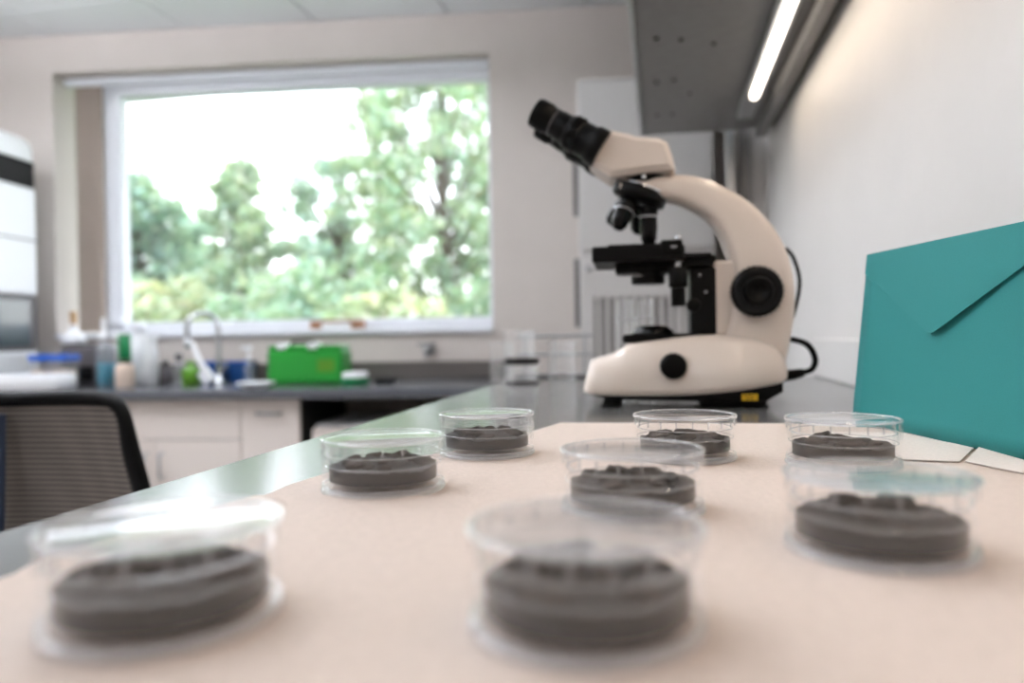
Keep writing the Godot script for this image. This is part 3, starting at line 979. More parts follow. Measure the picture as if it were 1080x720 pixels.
	# objectives: one upright over the stage, others splayed
	for ob in [[Vector3(-0.0452, 0.281, 0), Vector3(0.0, -1, 0), 1.0, "steel"], [Vector3(-0.0745, 0.2845, 0.013), Vector3(-0.36, -0.91, 0.18), 0.72, "steel"], [Vector3(-0.0785, 0.2875, -0.02), Vector3(-0.62, -0.72, -0.28), 0.62, "chrome"], [Vector3(-0.056, 0.286, -0.024), Vector3(-0.1, -0.86, -0.5), 0.75, "chrome"]]:
		var dd: Vector3 = ob[1]
		var ot := along(ob[0], dd)
		var L: float = 0.0575 * ob[2]
		var oj := lathe_part("objective", [V(0, -0.004), V(0.0125, -0.004), V(0.0135, 0.0), V(0.0135, L * 0.2), V(0.0128, L * 0.22), V(0.0128, L * 0.62), V(0.012, L * 0.66), V(0.0115, L * 0.82), V(0.0075, L * 0.97), V(0.006, L), V(0, L)], 24, M.scope_gloss, t, ot)
		lathe_part("colour_band", [V(0.0126, L * 0.24), V(0.0131, L * 0.25), V(0.0131, L * 0.29), V(0.0126, L * 0.3)], 24, M[ob[3]], oj, ot)
	# stage with slide holder
	var stage := box_part("stage", Vector3(-0.0615, 0.2075, 0), Vector3(0.124, 0.021, 0.128), 0.0025, K, t)
	box_part("stage_plate", Vector3(-0.052, 0.2195, 0.004), Vector3(0.1, 0.003, 0.105), 0.001, M.scope_gloss, stage)
	box_part("slide_holder", Vector3(-0.017, 0.2145, 0.06), Vector3(0.029, 0.019, 0.012), 0.002, K, stage)
	lathe_part("holder_screw", cyl(0.0042, 0.0, 0.008, 0.001), 12, M.chrome, stage, Transform3D(Basis(), Vector3(-0.0075, 0.2225, 0.052)))
	box_part("scale_mark", Vector3(-0.0145, 0.2145, 0.0663), Vector3(0.008, 0.003, 0.0008), 0.0, M.steel, stage)
	box_part("stage_rule", Vector3(0.018, 0.2055, 0.03), Vector3(0.038, 0.005, 0.02), 0.001, K, stage)
	box_part("glass_slide", Vector3(-0.058, 0.2218, 0.0), Vector3(0.076, 0.0012, 0.026), 0.0, M.lab_glass, stage)
	# condenser below the stage
	lathe_part("condenser", [V(0, 0.1695), V(0.022, 0.1695), V(0.0235, 0.1715), V(0.0235, 0.181), V(0.0265, 0.183), V(0.0265, 0.1975), V(0, 0.1975)], 28, K, t, Transform3D(Basis(), Vector3(-0.047, 0, 0)))
	box_part("condenser_arm", Vector3(-0.043, 0.1905, 0), Vector3(0.1, 0.012, 0.05), 0.002, K, t)
	lathe_part("filter_lever", cyl(0.0025, 0.0, 0.04, 0.0006), 10, M.steel, t, Transform3D(Basis(Vector3.BACK, PI / 2), Vector3(-0.045, 0.182, 0.02)))
	# stage drive: coaxial knobs hanging at the near right
	var dk := Transform3D(Basis(), Vector3(-0.0085, 0, 0.05))
	lathe_part("drive_shaft", cyl(0.0045, 0.186, 0.2, 0.0005), 14, M.chrome, t, dk)
	lathe_part("stage_knob", [V(0, 0.161), V(0.0118, 0.161), V(0.0125, 0.1625), V(0.0125, 0.1855), V(0.0118, 0.187), V(0, 0.187)], 22, K, t, dk)
	lathe_part("stage_knob", [V(0, 0.1355), V(0.0085, 0.1355), V(0.0098, 0.137), V(0.0098, 0.16), V(0, 0.1615)], 22, K, t, dk)
	# rack block between the stage and the arm
	box_part("rack_block", Vector3(0.0267, 0.143, 0), Vector3(0.035, 0.093, 0.06), 0.003, K, t)
	box_part("stage_bracket", Vector3(0.02, 0.198, 0), Vector3(0.05, 0.018, 0.05), 0.003, K, t)
	lathe_part("condenser_knob", cyl(0.0095, 0.0, 0.014, 0.0015), 20, K, t, Transform3D(Basis(Vector3.RIGHT, PI / 2), Vector3(0.0125, 0.137, 0.03)))
	for p in [Vector3(0.022, 0.178, 0.0302), Vector3(0.03, 0.155, 0.0302)]:
		lathe_part("bolt", cyl(0.0022, 0.0, 0.0015, 0.0004), 10, M.steel, t, Transform3D(Basis(Vector3.RIGHT, PI / 2), p))
	# power cable with its plug, looping behind
	var cable := spline([Vector3(0.143, 0.216, -0.01), Vector3(0.1541, 0.2018, -0.012), Vector3(0.1622, 0.1722, -0.014), Vector3(0.1581, 0.1388, -0.014), Vector3(0.1447, 0.0988, -0.012), Vector3(0.139, 0.085, -0.01)], 6)
	tube_part("arm_cable", cable, 0.0026, M.rubber, t)
	tube_part("power_cable", spline([Vector3(0.130, 0.092, -0.008), Vector3(0.1675, 0.0824, -0.01), Vector3(0.1809, 0.0621, -0.012), Vector3(0.1769, 0.046, -0.012), Vector3(0.1608, 0.0409, -0.01), Vector3(0.145, 0.038, -0.008)], 7), 0.0042, M.rubber, t)
	tube_part("power_plug", [Vector3(0.164, 0.0415, -0.01), Vector3(0.15, 0.0385, -0.008), Vector3(0.128, 0.0365, -0.006)], 0.0058, M.rubber, t, 12, 0.009)

# ------------------------------------------------------------------ chair
func chair() -> void:
	# local x runs along the backrest towards its right edge, z towards the bench side
	var t := thing("office_chair", "black office chair with a taupe mesh back, beyond the bench edge", "chair", Vector3(-1.05, 0, -1.03), 0.18)
	var H := 0.957
	var hw := 0.232
	# backrest frame: closed rounded loop, narrower below
	var loop := []
	for p in [V(0, 0.004), V(0.1, 0.007), V(0.165, 0.006), V(0.198, -0.003), V(0.217, -0.026), V(0.230, -0.07), V(0.252, -0.15), V(0.265, -0.23), V(0.262, -0.32), V(0.24, -0.40), V(0.2, -0.44), V(0.1, -0.452), V(0, -0.455)]:
		loop.append(p)
	var right := spline(loop, 5)
	var full := []
	for p in right: full.append(p)
	for k in range(right.size() - 2, 0, -1): full.append(V(-right[k].x, right[k].y))
	var bend := func(p: Vector2) -> Vector3:
		return Vector3(p.x, H + p.y, -0.05 * (p.x / hw) * (p.x / hw) * -1.0 + 0.09 * p.y)
	var st := mb()
	st.set_smooth_group(1)
	var n := full.size()
	var ring_at := func(i: int) -> Array:
		var p: Vector2 = full[i % n]
		var d: Vector2 = (full[(i + 1) % n] - full[(i + n - 1) % n]).normalized()
		var nn := V(-d.y, d.x)
		if nn.dot(p - V(0, -0.22)) < 0.0: nn = -nn
		var wdt := 0.0125 + 0.006 * smoothstep(-0.02, -0.1, p.y)
		var out := []
		var q := 10
		for k in q:
			var a := TAU * k / q
			var pp := p - nn * wdt + nn * (cos(a) * wdt)
			out.append(bend.call(pp) + Vector3(0, 0, sin(a) * 0.014))
		return out
	for i in n:
		var r0: Array = ring_at.call(i)
		var r1: Array = ring_at.call(i + 1)
		for k in 10:
			var k2 := (k + 1) % 10
			quad(st, r0[k], r1[k], r1[k2], r0[k2])
	part(st, "back_frame", M.black_plastic, t)
	# mesh sheet stretched in the frame
	st = mb()
	st.set_smooth_group(1)
	var inner := []
	for p in full: inner.append(V(p.x * 0.945, -0.222 + (p.y + 0.222) * 0.945))
	for side in [0.0, 1.0]:
		for k in n:
			var rings := 8
			for r in rings:
				var f0 := float(r) / rings
				var f1 := float(r + 1) / rings
				var c := V(0, -0.222)
				var a: Vector3 = bend.call(c.lerp(inner[k], f0)) + Vector3(0, 0, 0.0015 * side)
				var b: Vector3 = bend.call(c.lerp(inner[k], f1)) + Vector3(0, 0, 0.0015 * side)
				var d: Vector3 = bend.call(c.lerp(inner[(k + 1) % n], f1)) + Vector3(0, 0, 0.0015 * side)
				var e: Vector3 = bend.call(c.lerp(inner[(k + 1) % n], f0)) + Vector3(0, 0, 0.0015 * side)
				var norm := (b - a).cross(d - a)
				if (norm.z > 0.0) == (side > 0.5): quad(st, a, b, d, e)
				else: quad(st, a, e, d, b)
	part(st, "mesh_back", M.chair_mesh, t)
	tube_part("lumbar_post", spline([Vector3(-0.012, H - 0.03, 0.022), Vector3(-0.012, H - 0.2, 0.03), Vector3(-0.012, H - 0.42, 0.05), Vector3(-0.012, 0.44, 0.02), Vector3(-0.012, 0.43, -0.15)], 5), 0.016, M.lumbar, t)
	# seat, column and star base
	st = mb()
	var rings2 := []
	for s in [[0.0, 0.9], [0.012, 1.0], [0.05, 1.0], [0.066, 0.93], [0.07, 0.8]]:
		rings2.append(rring(Vector3(0, 0.43 + s[0], -0.2), Vector3.RIGHT, Vector3.BACK, 0.245 * s[1], 0.235 * s[1], 0.09, 5))
	skin(st, rings2)
	part(st, "seat", M.black_plastic, t)
	lathe_part("gas_column", [V(0, 0.1), V(0.028, 0.1), V(0.028, 0.27), V(0.018, 0.275), V(0.018, 0.43), V(0, 0.43)], 18, M.black_plastic, t, Transform3D(Basis(), Vector3(0, 0, -0.2)))
	for k in 5:
		var a := TAU * k / 5.0 + 0.3
		var d := Vector3(cos(a), 0, sin(a))
		var o := Vector3(0, 0, -0.2)
		tube_part("base_leg", [o + Vector3(0, 0.115, 0), o + d * 0.15 + Vector3(0, 0.1, 0), o + d * 0.29 + Vector3(0, 0.075, 0)], 0.024, M.black_plastic, t, 10, 0.016)
		lathe_part("caster", cyl(0.027, -0.02, 0.02, 0.004), 16, M.rubber, t, Transform3D(Basis(d, Vector3(-d.z, 0, d.x), Vector3.UP), o + d * 0.285 + Vector3(0, 0.0275, 0)))

# ------------------------------------------------------------------ sink counter below the window
func far_counter() -> void:
	var t := far_thing("sink_counter", "dark grey worktop under the window", "worktop", -1.0, 0, 0.0)
	var u0 := -2.5
	var u1 := -0.02
	box_part("worktop", Vector3((u0 + u1) / 2 + 1.0, COUNTER_Y - 0.018, 0.312), Vector3(u1 - u0, 0.036, 0.62), 0.004, M.counter, t)
	var sb := far_thing("splashback", "dark low splashback strip along the wall below the sill", "splashback", -1.0, COUNTER_Y, 0.0)
	box_part("back_strip", Vector3((u0 + u1) / 2 + 1.0, 0.0385, 0.008), Vector3(u1 - u0, 0.076, 0.014), 0.003, M.splash, sb)
	# base cabinets
	var y1 := COUNTER_Y - 0.037
	var unit := func(label: String, a: float, b: float, fronts: Array) -> void:
		var c := far_thing("base_cabinet", label, "cabinet", (a + b) / 2, 0, 0.3, 0.0, "base cabinets under the worktop")
		var w := b - a
		box_part("carcass", Vector3(0, (y1 + 0.1) / 2, -0.02), Vector3(w - 0.002, y1 - 0.1, 0.54), 0.0, M.dark_gap, c)
		box_part("plinth", Vector3(0, 0.05, -0.05), Vector3(w - 0.004, 0.1, 0.46), 0.0, M.dark_gap, c)
		for f in fronts:
			var fr := box_part(f[0], Vector3(f[1], (f[3] + f[4]) / 2, 0.26), Vector3(f[2] - 0.004, f[4] - f[3] - 0.004, 0.02), 0.002, M.cabinet_front, c)
			if f[5] == "bar":
				tube_part("handle", [Vector3(f[1] - 0.045, f[4] - 0.055, 0.275), Vector3(f[1] - 0.045, f[4] - 0.055, 0.295), Vector3(f[1] + 0.045, f[4] - 0.055, 0.295), Vector3(f[1] + 0.045, f[4] - 0.055, 0.275)], 0.005, M.steel, fr)
			elif f[5] == "stand":
				tube_part("handle", [Vector3(f[6], f[4] - 0.05, 0.27), Vector3(f[6], f[4] - 0.05, 0.295), Vector3(f[6], f[4] - 0.14, 0.295), Vector3(f[6], f[4] - 0.14, 0.27)], 0.005, M.steel, fr)
	unit.call("pale cabinet behind the chair's left part, under the worktop", -2.4, -1.65, [["door", -0.1875, 0.375, 0.1, 0.67, "stand", -0.04], ["door", 0.1875, 0.375, 0.1, 0.67, "stand", 0.04], ["panel", 0.0, 0.75, 0.67, y1, "", 0]])
	unit.call("pale sink cabinet with a wide panel over two doors, right of the chair", -1.65, -0.975, [["door", -0.16875, 0.3375, 0.1, 0.67, "stand", -0.03], ["door", 0.16875, 0.3375, 0.1, 0.67, "stand", 0.03], ["panel", 0.0, 0.675, 0.67, y1, "", 0]])
	unit.call("narrow pale cabinet with a bar handle near its top", -0.975, -0.747, [["door", 0.0, 0.228, 0.1, y1, "bar", 0]])
	var fr := far_thing("undercounter_fridge", "pale low appliance in the gap under the worktop's right end", "appliance", -0.38, 0, 0.28)
	box_part("body", Vector3(0, 0.36, -0.02), Vector3(0.66, 0.72, 0.5), 0.006, M.white_plastic, fr)
	box_part("door", Vector3(0, 0.38, 0.25), Vector3(0.66, 0.66, 0.04), 0.008, M.cabinet_front, fr)
	box_part("door_grip", Vector3(-0.1, 0.66, 0.276), Vector3(0.2, 0.02, 0.014), 0.004, M.grey_plastic, fr)
	var sp := far_thing("support_panel", "dark end panel carrying the worktop's right end", "panel", -0.035, 0, 0.3)
	box_part("board", Vector3(0, y1 / 2, 0), Vector3(0.02, y1, 0.56), 0.001, M.dark_gap, sp)

func grey_cabinet() -> void:
	var t := far_thing("tall_cabinet", "tall grey metal cabinet standing behind the microscope", "cabinet", 0.55, 0, 0.225)
	var G: Material = M.grey_metal
	box_part("body", Vector3(0, 1.0, 0), Vector3(0.5, 2.0, 0.43), 0.004, G, t)
	var up := box_part("upper_door", Vector3(-0.0, 1.675, 0.2235), Vector3(0.49, 0.635, 0.016), 0.003, G, t)
	var low := box_part("lower_door", Vector3(-0.0, 0.68, 0.2235), Vector3(0.49, 1.32, 0.016), 0.003, G, t)
	# recessed grille framed on the lower door
	for e in [[V(-0.05, 1.19), V(0.34, 0.02)], [V(-0.05, 0.79), V(0.34, 0.02)], [V(-0.21, 0.99), V(0.02, 0.42)], [V(0.11, 0.99), V(0.02, 0.42)]]:
		box_part("grille_frame", Vector3(e[0].x, e[0].y, 0.236), Vector3(e[1].x, e[1].y, 0.014), 0.003, G, low)
	box_part("grille_back", Vector3(-0.05, 0.99, 0.2322), Vector3(0.31, 0.39, 0.0012), 0.0, M.grille_grey, low)
	for i in 9:
		box_part("grille_slat", Vector3(-0.183 + i * 0.033, 0.99, 0.236), Vector3(0.014, 0.38, 0.01), 0.002, G, low)
	for y in [1.62, 1.2]:
		box_part("handle", Vector3(-0.262, y, 0.2), Vector3(0.018, 0.26, 0.03), 0.004, M.grey_plastic, up if y > 1.4 else low)
	lathe_part("lock", cyl(0.012, 0.0, 0.01, 0.002), 16, M.steel, low, Transform3D(Basis(Vector3.RIGHT, PI / 2), Vector3(-0.22, 1.29, 0.231)))

# ------------------------------------------------------------------ things on the counter and the sill
func bottle(called: String, label: String, u: float, out: float, r: float, h: float, neck: float, body_m: Material, cap_m: Material, cap_h: float, group := "", cap_r := -1.0) -> Node3D:
	var t := far_thing(called, label, "bottle", u, COUNTER_Y, out, 0.0, group)
	var hb := h - cap_h
	lathe_part("body", [V(0, 0), V(r - 0.004, 0), V(r, 0.004), V(r, hb * 0.68), V(r * 0.93, hb * 0.78), V(neck, hb * 0.92), V(neck, hb), V(0, hb)], 24, body_m, t)
	var cr := cap_r if cap_r > 0.0 else neck * 1.12
	lathe_part("cap", [V(0, hb), V(cr - 0.001, hb), V(cr, hb + 0.001), V(cr, h - 0.002), V(cr - 0.002, h), V(0, h)], 20, cap_m, t)
	return t

func counter_things() -> void:
	# white benchtop instrument at the left edge
	var t := far_thing("benchtop_instrument", "tall white instrument with dark display at the picture's left edge", "instrument", -2.255, COUNTER_Y, 0.32)
	box_part("lower_body", Vector3(0, 0.075, 0), Vector3(0.36, 0.15, 0.3), 0.012, M.white_plastic, t)
	box_part("screen_bay", Vector3(0, 0.27, -0.006), Vector3(0.35, 0.24, 0.284), 0.006, M.grey_plastic, t)
	box_part("screen", Vector3(0, 0.27, 0.139), Vector3(0.31, 0.19, 0.008), 0.003, M.dark_screen, t)
	box_part("side_window", Vector3(0.1745, 0.27, 0.0), Vector3(0.006, 0.2, 0.2), 0.002, M.dark_screen, t)
	box_part("middle_body", Vector3(0, 0.625, 0), Vector3(0.36, 0.47, 0.3), 0.012, M.white_plastic, t)
	box_part("seam_groove", Vector3(0, 0.63, 0), Vector3(0.363, 0.006, 0.303), 0.0, M.grey_plastic, t)
	box_part("window_band", Vector3(0, 0.918, -0.004), Vector3(0.346, 0.115, 0.286), 0.004, M.black_plastic, t)
	box_part("band_glass", Vector3(0.0, 0.915, 0.141), Vector3(0.3, 0.07, 0.006), 0.002, M.dark_screen, t)
	var st := mb()
	var rings := []
	for s in [[0.0, 1.0], [0.05, 1.0], [0.08, 0.96], [0.1, 0.86], [0.108, 0.7]]:
		rings.append(rring(Vector3(0, 0.974 + s[0], 0), Vector3.RIGHT, Vector3.BACK, 0.18 * s[1], 0.15 * s[1], 0.04, 4))
	skin(st, rings)
	part(st, "top_cover", M.white_plastic, t)
	# white tray near the counter's front edge
	t = far_thing("white_tray", "long white tray with a rounded end at the counter's front left", "tray", -1.83, COUNTER_Y, 0.54)
	st = mb()
	rings = []
	for s in [[0.0, 0.94], [0.004, 1.0], [0.052, 1.0], [0.058, 0.96]]:
		rings.append(rring(Vector3(0, s[0], 0), Vector3.RIGHT, Vector3.BACK, 0.155 * s[1], 0.07 * s[1], 0.04, 5))
	skin(st, rings)
	part(st, "tray_body", M.white_plastic, t)
	box_part("tray_lip", Vector3(0, 0.06, 0), Vector3(0.26, 0.006, 0.1), 0.002, M.window_frame, t)
	# boxes with blue lids
	for i in 2:
		t = far_thing("lidded_box", ["clear box with a blue lid beside the white instrument", "clear box with a blue lid, right one of the pair by the grey device"][i], "box", -1.895 + i * 0.085, COUNTER_Y, 0.38, 0.0, "blue lidded boxes")
		box_part("box_body", Vector3(0, 0.055, 0), Vector3(0.074, 0.11, 0.09), 0.004, M.clear_plastic, t)
		box_part("lid", Vector3(0, 0.122, 0), Vector3(0.08, 0.026, 0.096), 0.004, M.blue_plastic, t)
		box_part("contents", Vector3(0, 0.04, 0), Vector3(0.06, 0.07, 0.075), 0.003, M.beige_label, t)
	# grey device with a white squat flask on it
	t = far_thing("grey_device", "dark grey boxy device between the blue lidded boxes and teal bottles", "device", -1.83, COUNTER_Y, 0.2)
	box_part("housing", Vector3(0, 0.085, 0), Vector3(0.17, 0.17, 0.15), 0.012, M.grey_plastic, t)
	box_part("front_panel", Vector3(0.01, 0.05, 0.076), Vector3(0.13, 0.06, 0.004), 0.001, M.black_plastic, t)
	box_part("top_plate", Vector3(0, 0.173, 0), Vector3(0.14, 0.008, 0.12), 0.002, M.black_plastic, t)
	t = far_thing("squat_flask", "white squat flask with a tan stopper on the grey device", "flask", -1.895, COUNTER_Y + 0.177, 0.2)
	lathe_part("flask_body", [V(0, 0), V(0.045, 0), V(0.05, 0.006), V(0.046, 0.03), V(0.03, 0.052), V(0.016, 0.06), V(0.015, 0.085), V(0, 0.085)], 26, M.white_plastic, t)
	lathe_part("stopper", [V(0, 0.085), V(0.012, 0.085), V(0.015, 0.14), V(0, 0.142)], 18, M.tan, t)
	# bottles with teal liquid
	for i in 2:
		var h: float = [0.285, 0.225][i]
		t = far_thing("spray_bottle", ["tall clear bottle with teal liquid and white nozzle", "shorter clear bottle with teal liquid beside the green capped bottle"][i], "bottle", [-1.69, -1.625][i], COUNTER_Y, 0.3, 0.0, "teal liquid bottles")
		lathe_part("bottle_body", [V(0, 0), V(0.028, 0), V(0.031, 0.004), V(0.031, 0.15), V(0.026, 0.168), V(0.013, 0.18), V(0.013, 0.195), V(0, 0.195)], 24, M.clear_plastic, t)
		lathe_part("liquid", [V(0, 0.003), V(0.026, 0.003), V(0.0285, 0.006), V(0.0285, 0.095), V(0, 0.095)], 24, M.teal_liquid, t)
		lathe_part("nozzle_cap", [V(0, 0.194), V(0.017, 0.194), V(0.017, 0.215), V(0.009, 0.222), V(0.007, h), V(0, h)], 18, M.white_plastic, t)
		box_part("trigger", Vector3(0.016, 0.212, 0), Vector3(0.03, 0.016, 0.014), 0.003, M.white_plastic, t)
	# bottle with a green cap
	t = bottle("green_capped_bottle", "beige bottle with a tall green cap", -1.535, 0.4, 0.037, 0.215, 0.022, M.beige_label, M.green_cap, 0.105, "", 0.024)
	lathe_part("neck_ring", [V(0.02, 0.088), V(0.027, 0.088), V(0.027, 0.108), V(0.02, 0.108)], 20, M.dark_gap, t)
	t = bottle("white_bottle", "tall white bottle just right of the green capped bottle", -1.505, 0.28, 0.036, 0.21, 0.03, M.white_plastic, M.white_plastic, 0.02)
	t = bottle("white_bottle", "white bottle by the window frame, behind the teal bottles", -1.64, 0.13, 0.05, 0.27, 0.026, M.white_plastic, M.window_frame, 0.05)
	t = bottle("small_dark_bottle", "small dark bottle right of the tall white bottle", -1.445, 0.26, 0.02, 0.1, 0.01, M.grey_plastic, M.black_plastic, 0.02)
	t = bottle("small_clear_bottle", "small cloudy bottle left of the green soap bottle", -1.385, 0.26, 0.026, 0.13, 0.014, M.clear_plastic, M.grey_plastic, 0.03)
	t = bottle("soap_bottle", "green soap bottle beside the tap", -1.29, 0.34, 0.036, 0.1, 0.018, M.green_liquid, M.green_liquid, 0.012)
	# scrubbing brush leaning on the soap bottle
	t = far_thing("scrub_brush", "white scrub brush leaning across the soap bottle", "brush", -1.236, COUNTER_Y, 0.36)
	tube_part("handle", [Vector3(-0.045, 0.175, -0.015), Vector3(-0.01, 0.11, 0.0), Vector3(0.022, 0.062, 0.01)], 0.009, M.white_plastic, t, 10, 0.012)
	box_part("brush_head", Vector3(0.033, 0.048, 0.012), Vector3(0.07, 0.028, 0.034), 0.008, M.white_plastic, t, Basis(Vector3.BACK, -0.95))
	box_part("bristles", Vector3(0.02, 0.03, 0.012), Vector3(0.055, 0.024, 0.028), 0.004, M.window_frame, t, Basis(Vector3.BACK, -0.95))
	# gooseneck tap
	t = far_thing("gooseneck_tap", "chrome gooseneck tap arching over the sink", "tap", -1.255, COUNTER_Y, 0.17)
	lathe_part("tap_base", [V(0, 0), V(0.026, 0), V(0.027, 0.004), V(0.022, 0.014), V(0.016, 0.02), V(0.015, 0.06), V(0, 0.062)], 24, M.chrome, t)
	var path := [Vector3(0, 0.05, 0), Vector3(0, 0.235, 0)]
	for k in 13:
		var a := PI * k / 12.0
		path.append(Vector3(-0.052 + 0.052 * cos(a), 0.245 + 0.055 * sin(a), 0.035 * (1.0 - cos(a))))
	path.append(Vector3(-0.104, 0.19, 0.07))
	tube_part("spout", path, 0.0105, M.chrome, t, 14)
	lathe_part("outlet", cyl(0.0125, 0.15, 0.192, 0.002), 16, M.chrome, t, Transform3D(Basis(), Vector3(-0.104, 0, 0.07)))
	tube_part("lever", [Vector3(0.0, 0.045, 0.01), Vector3(0.03, 0.055, 0.03), Vector3(0.05, 0.075, 0.04)], 0.007, M.chrome, t, 10, 0.005)
	# blue tubs behind the tap
	for i in 2:
		t = far_thing("blue_tub", ["navy blue tub left of the tap's stem", "navy blue tub right of the tap's stem"][i], "tub", -1.315 + i * 0.125, COUNTER_Y, 0.09, 0.0, "blue tubs behind the tap")
		st = mb()
		rings = []
		for s in [[0.0, 0.85], [0.085, 1.0], [0.09, 1.04], [0.09, 0.95], [0.012, 0.78]]:
			rings.append(rring(Vector3(0, s[0], 0), Vector3.RIGHT, Vector3.BACK, 0.052 * s[1], 0.045 * s[1], 0.012, 3))
		skin(st, rings)
		part(st, "tub_body", M.navy_plastic, t)
		box_part("tub_rim", Vector3(0, 0.087, 0.047), Vector3(0.108, 0.01, 0.006), 0.002, M.blue_plastic, t)
	# pump bottle
	t = bottle("pump_bottle", "white pump bottle left of the green case", -1.085, 0.25, 0.022, 0.115, 0.009, M.clear_plastic, M.white_plastic, 0.02)
	tube_part("pump", [Vector3(0, 0.11, 0), Vector3(0, 0.15, 0), Vector3(-0.03, 0.152, 0.006)], 0.0055, M.white_plastic, t)
	box_part("pump_head", Vector3(-0.008, 0.15, 0), Vector3(0.042, 0.016, 0.02), 0.004, M.white_plastic, t)
	# sink bowl rim plate / white dish at the front edge
	t = far_thing("white_dish", "flat white dish at the worktop's front edge before the green case", "dish", -0.945, COUNTER_Y, 0.5)
	lathe_part("dish_body", [V(0, 0), V(0.045, 0), V(0.07, 0.016), V(0.074, 0.019), V(0.07, 0.02), V(0.043, 0.005), V(0, 0.005)], 30, M.white_plastic, t)
	# green carry case
	t = far_thing("green_case", "bright green carry case with white latches on the worktop", "case", -0.815, COUNTER_Y, 0.27)
	box_part("case_body", Vector3(0, 0.07, 0), Vector3(0.315, 0.14, 0.13), 0.012, M.green_box, t)
	box_part("case_lid", Vector3(0.0, 0.147, 0), Vector3(0.305, 0.02, 0.125), 0.006, M.green_box, t)
	for x in [-0.095, 0.035]:
		box_part("latch", Vector3(x, 0.155, 0.04), Vector3(0.04, 0.026, 0.06), 0.005, M.white_plastic, t)
	var hd := tube_part("handle", [Vector3(-0.08, 0.155, 0), Vector3(-0.07, 0.172, 0), Vector3(0.02, 0.172, 0), Vector3(0.03, 0.155, 0)], 0.007, M.black_plastic, t)
	hd.set_meta("label", "black carry handle")
	box_part("front_sticker", Vector3(0.09, 0.075, 0.0655), Vector3(0.07, 0.05, 0.0012), 0.0, M.green_liquid, t)
	# small tin and black item
	t = far_thing("small_tin", "small green tin with a white top in front of the green case", "tin", -0.585, COUNTER_Y, 0.4)
	lathe_part("tin_body", [V(0, 0), V(0.05, 0), V(0.053, 0.004), V(0.053, 0.03), V(0, 0.03)], 28, M.green_cap, t)
	lathe_part("tin_top", [V(0, 0.03), V(0.05, 0.03), V(0.05, 0.046), V(0.046, 0.05), V(0, 0.05)], 28, M.white_plastic, t)
	t = far_thing("black_pad", "flat black pad right of the small green tin", "pad", -0.48, COUNTER_Y, 0.33)
	box_part("pad_body", Vector3(0, 0.012, 0), Vector3(0.08, 0.024, 0.06), 0.006, M.black_plastic, t)
	box_part("pad_button", Vector3(0.01, 0.026, 0.01), Vector3(0.02, 0.004, 0.02), 0.001, M.grey_plastic, t)
	# brown box on the sill
	t = far_thing("sill_box", "brown box with a white front lying on the window sill", "box", -0.8, 1.0855, -0.05)
	for x in [-0.095, 0.095]:
		box_part("end_block", Vector3(x, 0.02, 0), Vector3(0.05, 0.04, 0.06), 0.003, M.wood_brown, t)
	box_part("top_board", Vector3(0, 0.036, -0.01), Vector3(0.15, 0.014, 0.05), 0.002, M.wood_brown, t)
	box_part("white_front", Vector3(0, 0.015, 0.012), Vector3(0.135, 0.03, 0.03), 0.003, M.white_plastic, t)
	# gas tap on the wall below the sill
	t = far_thing("gas_tap", "small grey gas tap on the wall below the window sill", "tap", -0.37, 0.99, 0.0)
	lathe_part("flange", cyl(0.028, 0.0, 0.012, 0.002), 22, M.steel, t, Transform3D(Basis(Vector3.RIGHT, PI / 2), Vector3.ZERO))
	tube_part("stem", [Vector3(0, 0, 0.01), Vector3(0, 0, 0.06), Vector3(0, -0.035, 0.075)], 0.009, M.steel, t)
	box_part("valve_lever", Vector3(0, 0.022, 0.05), Vector3(0.085, 0.012, 0.014), 0.004, M.grey_plastic, t)

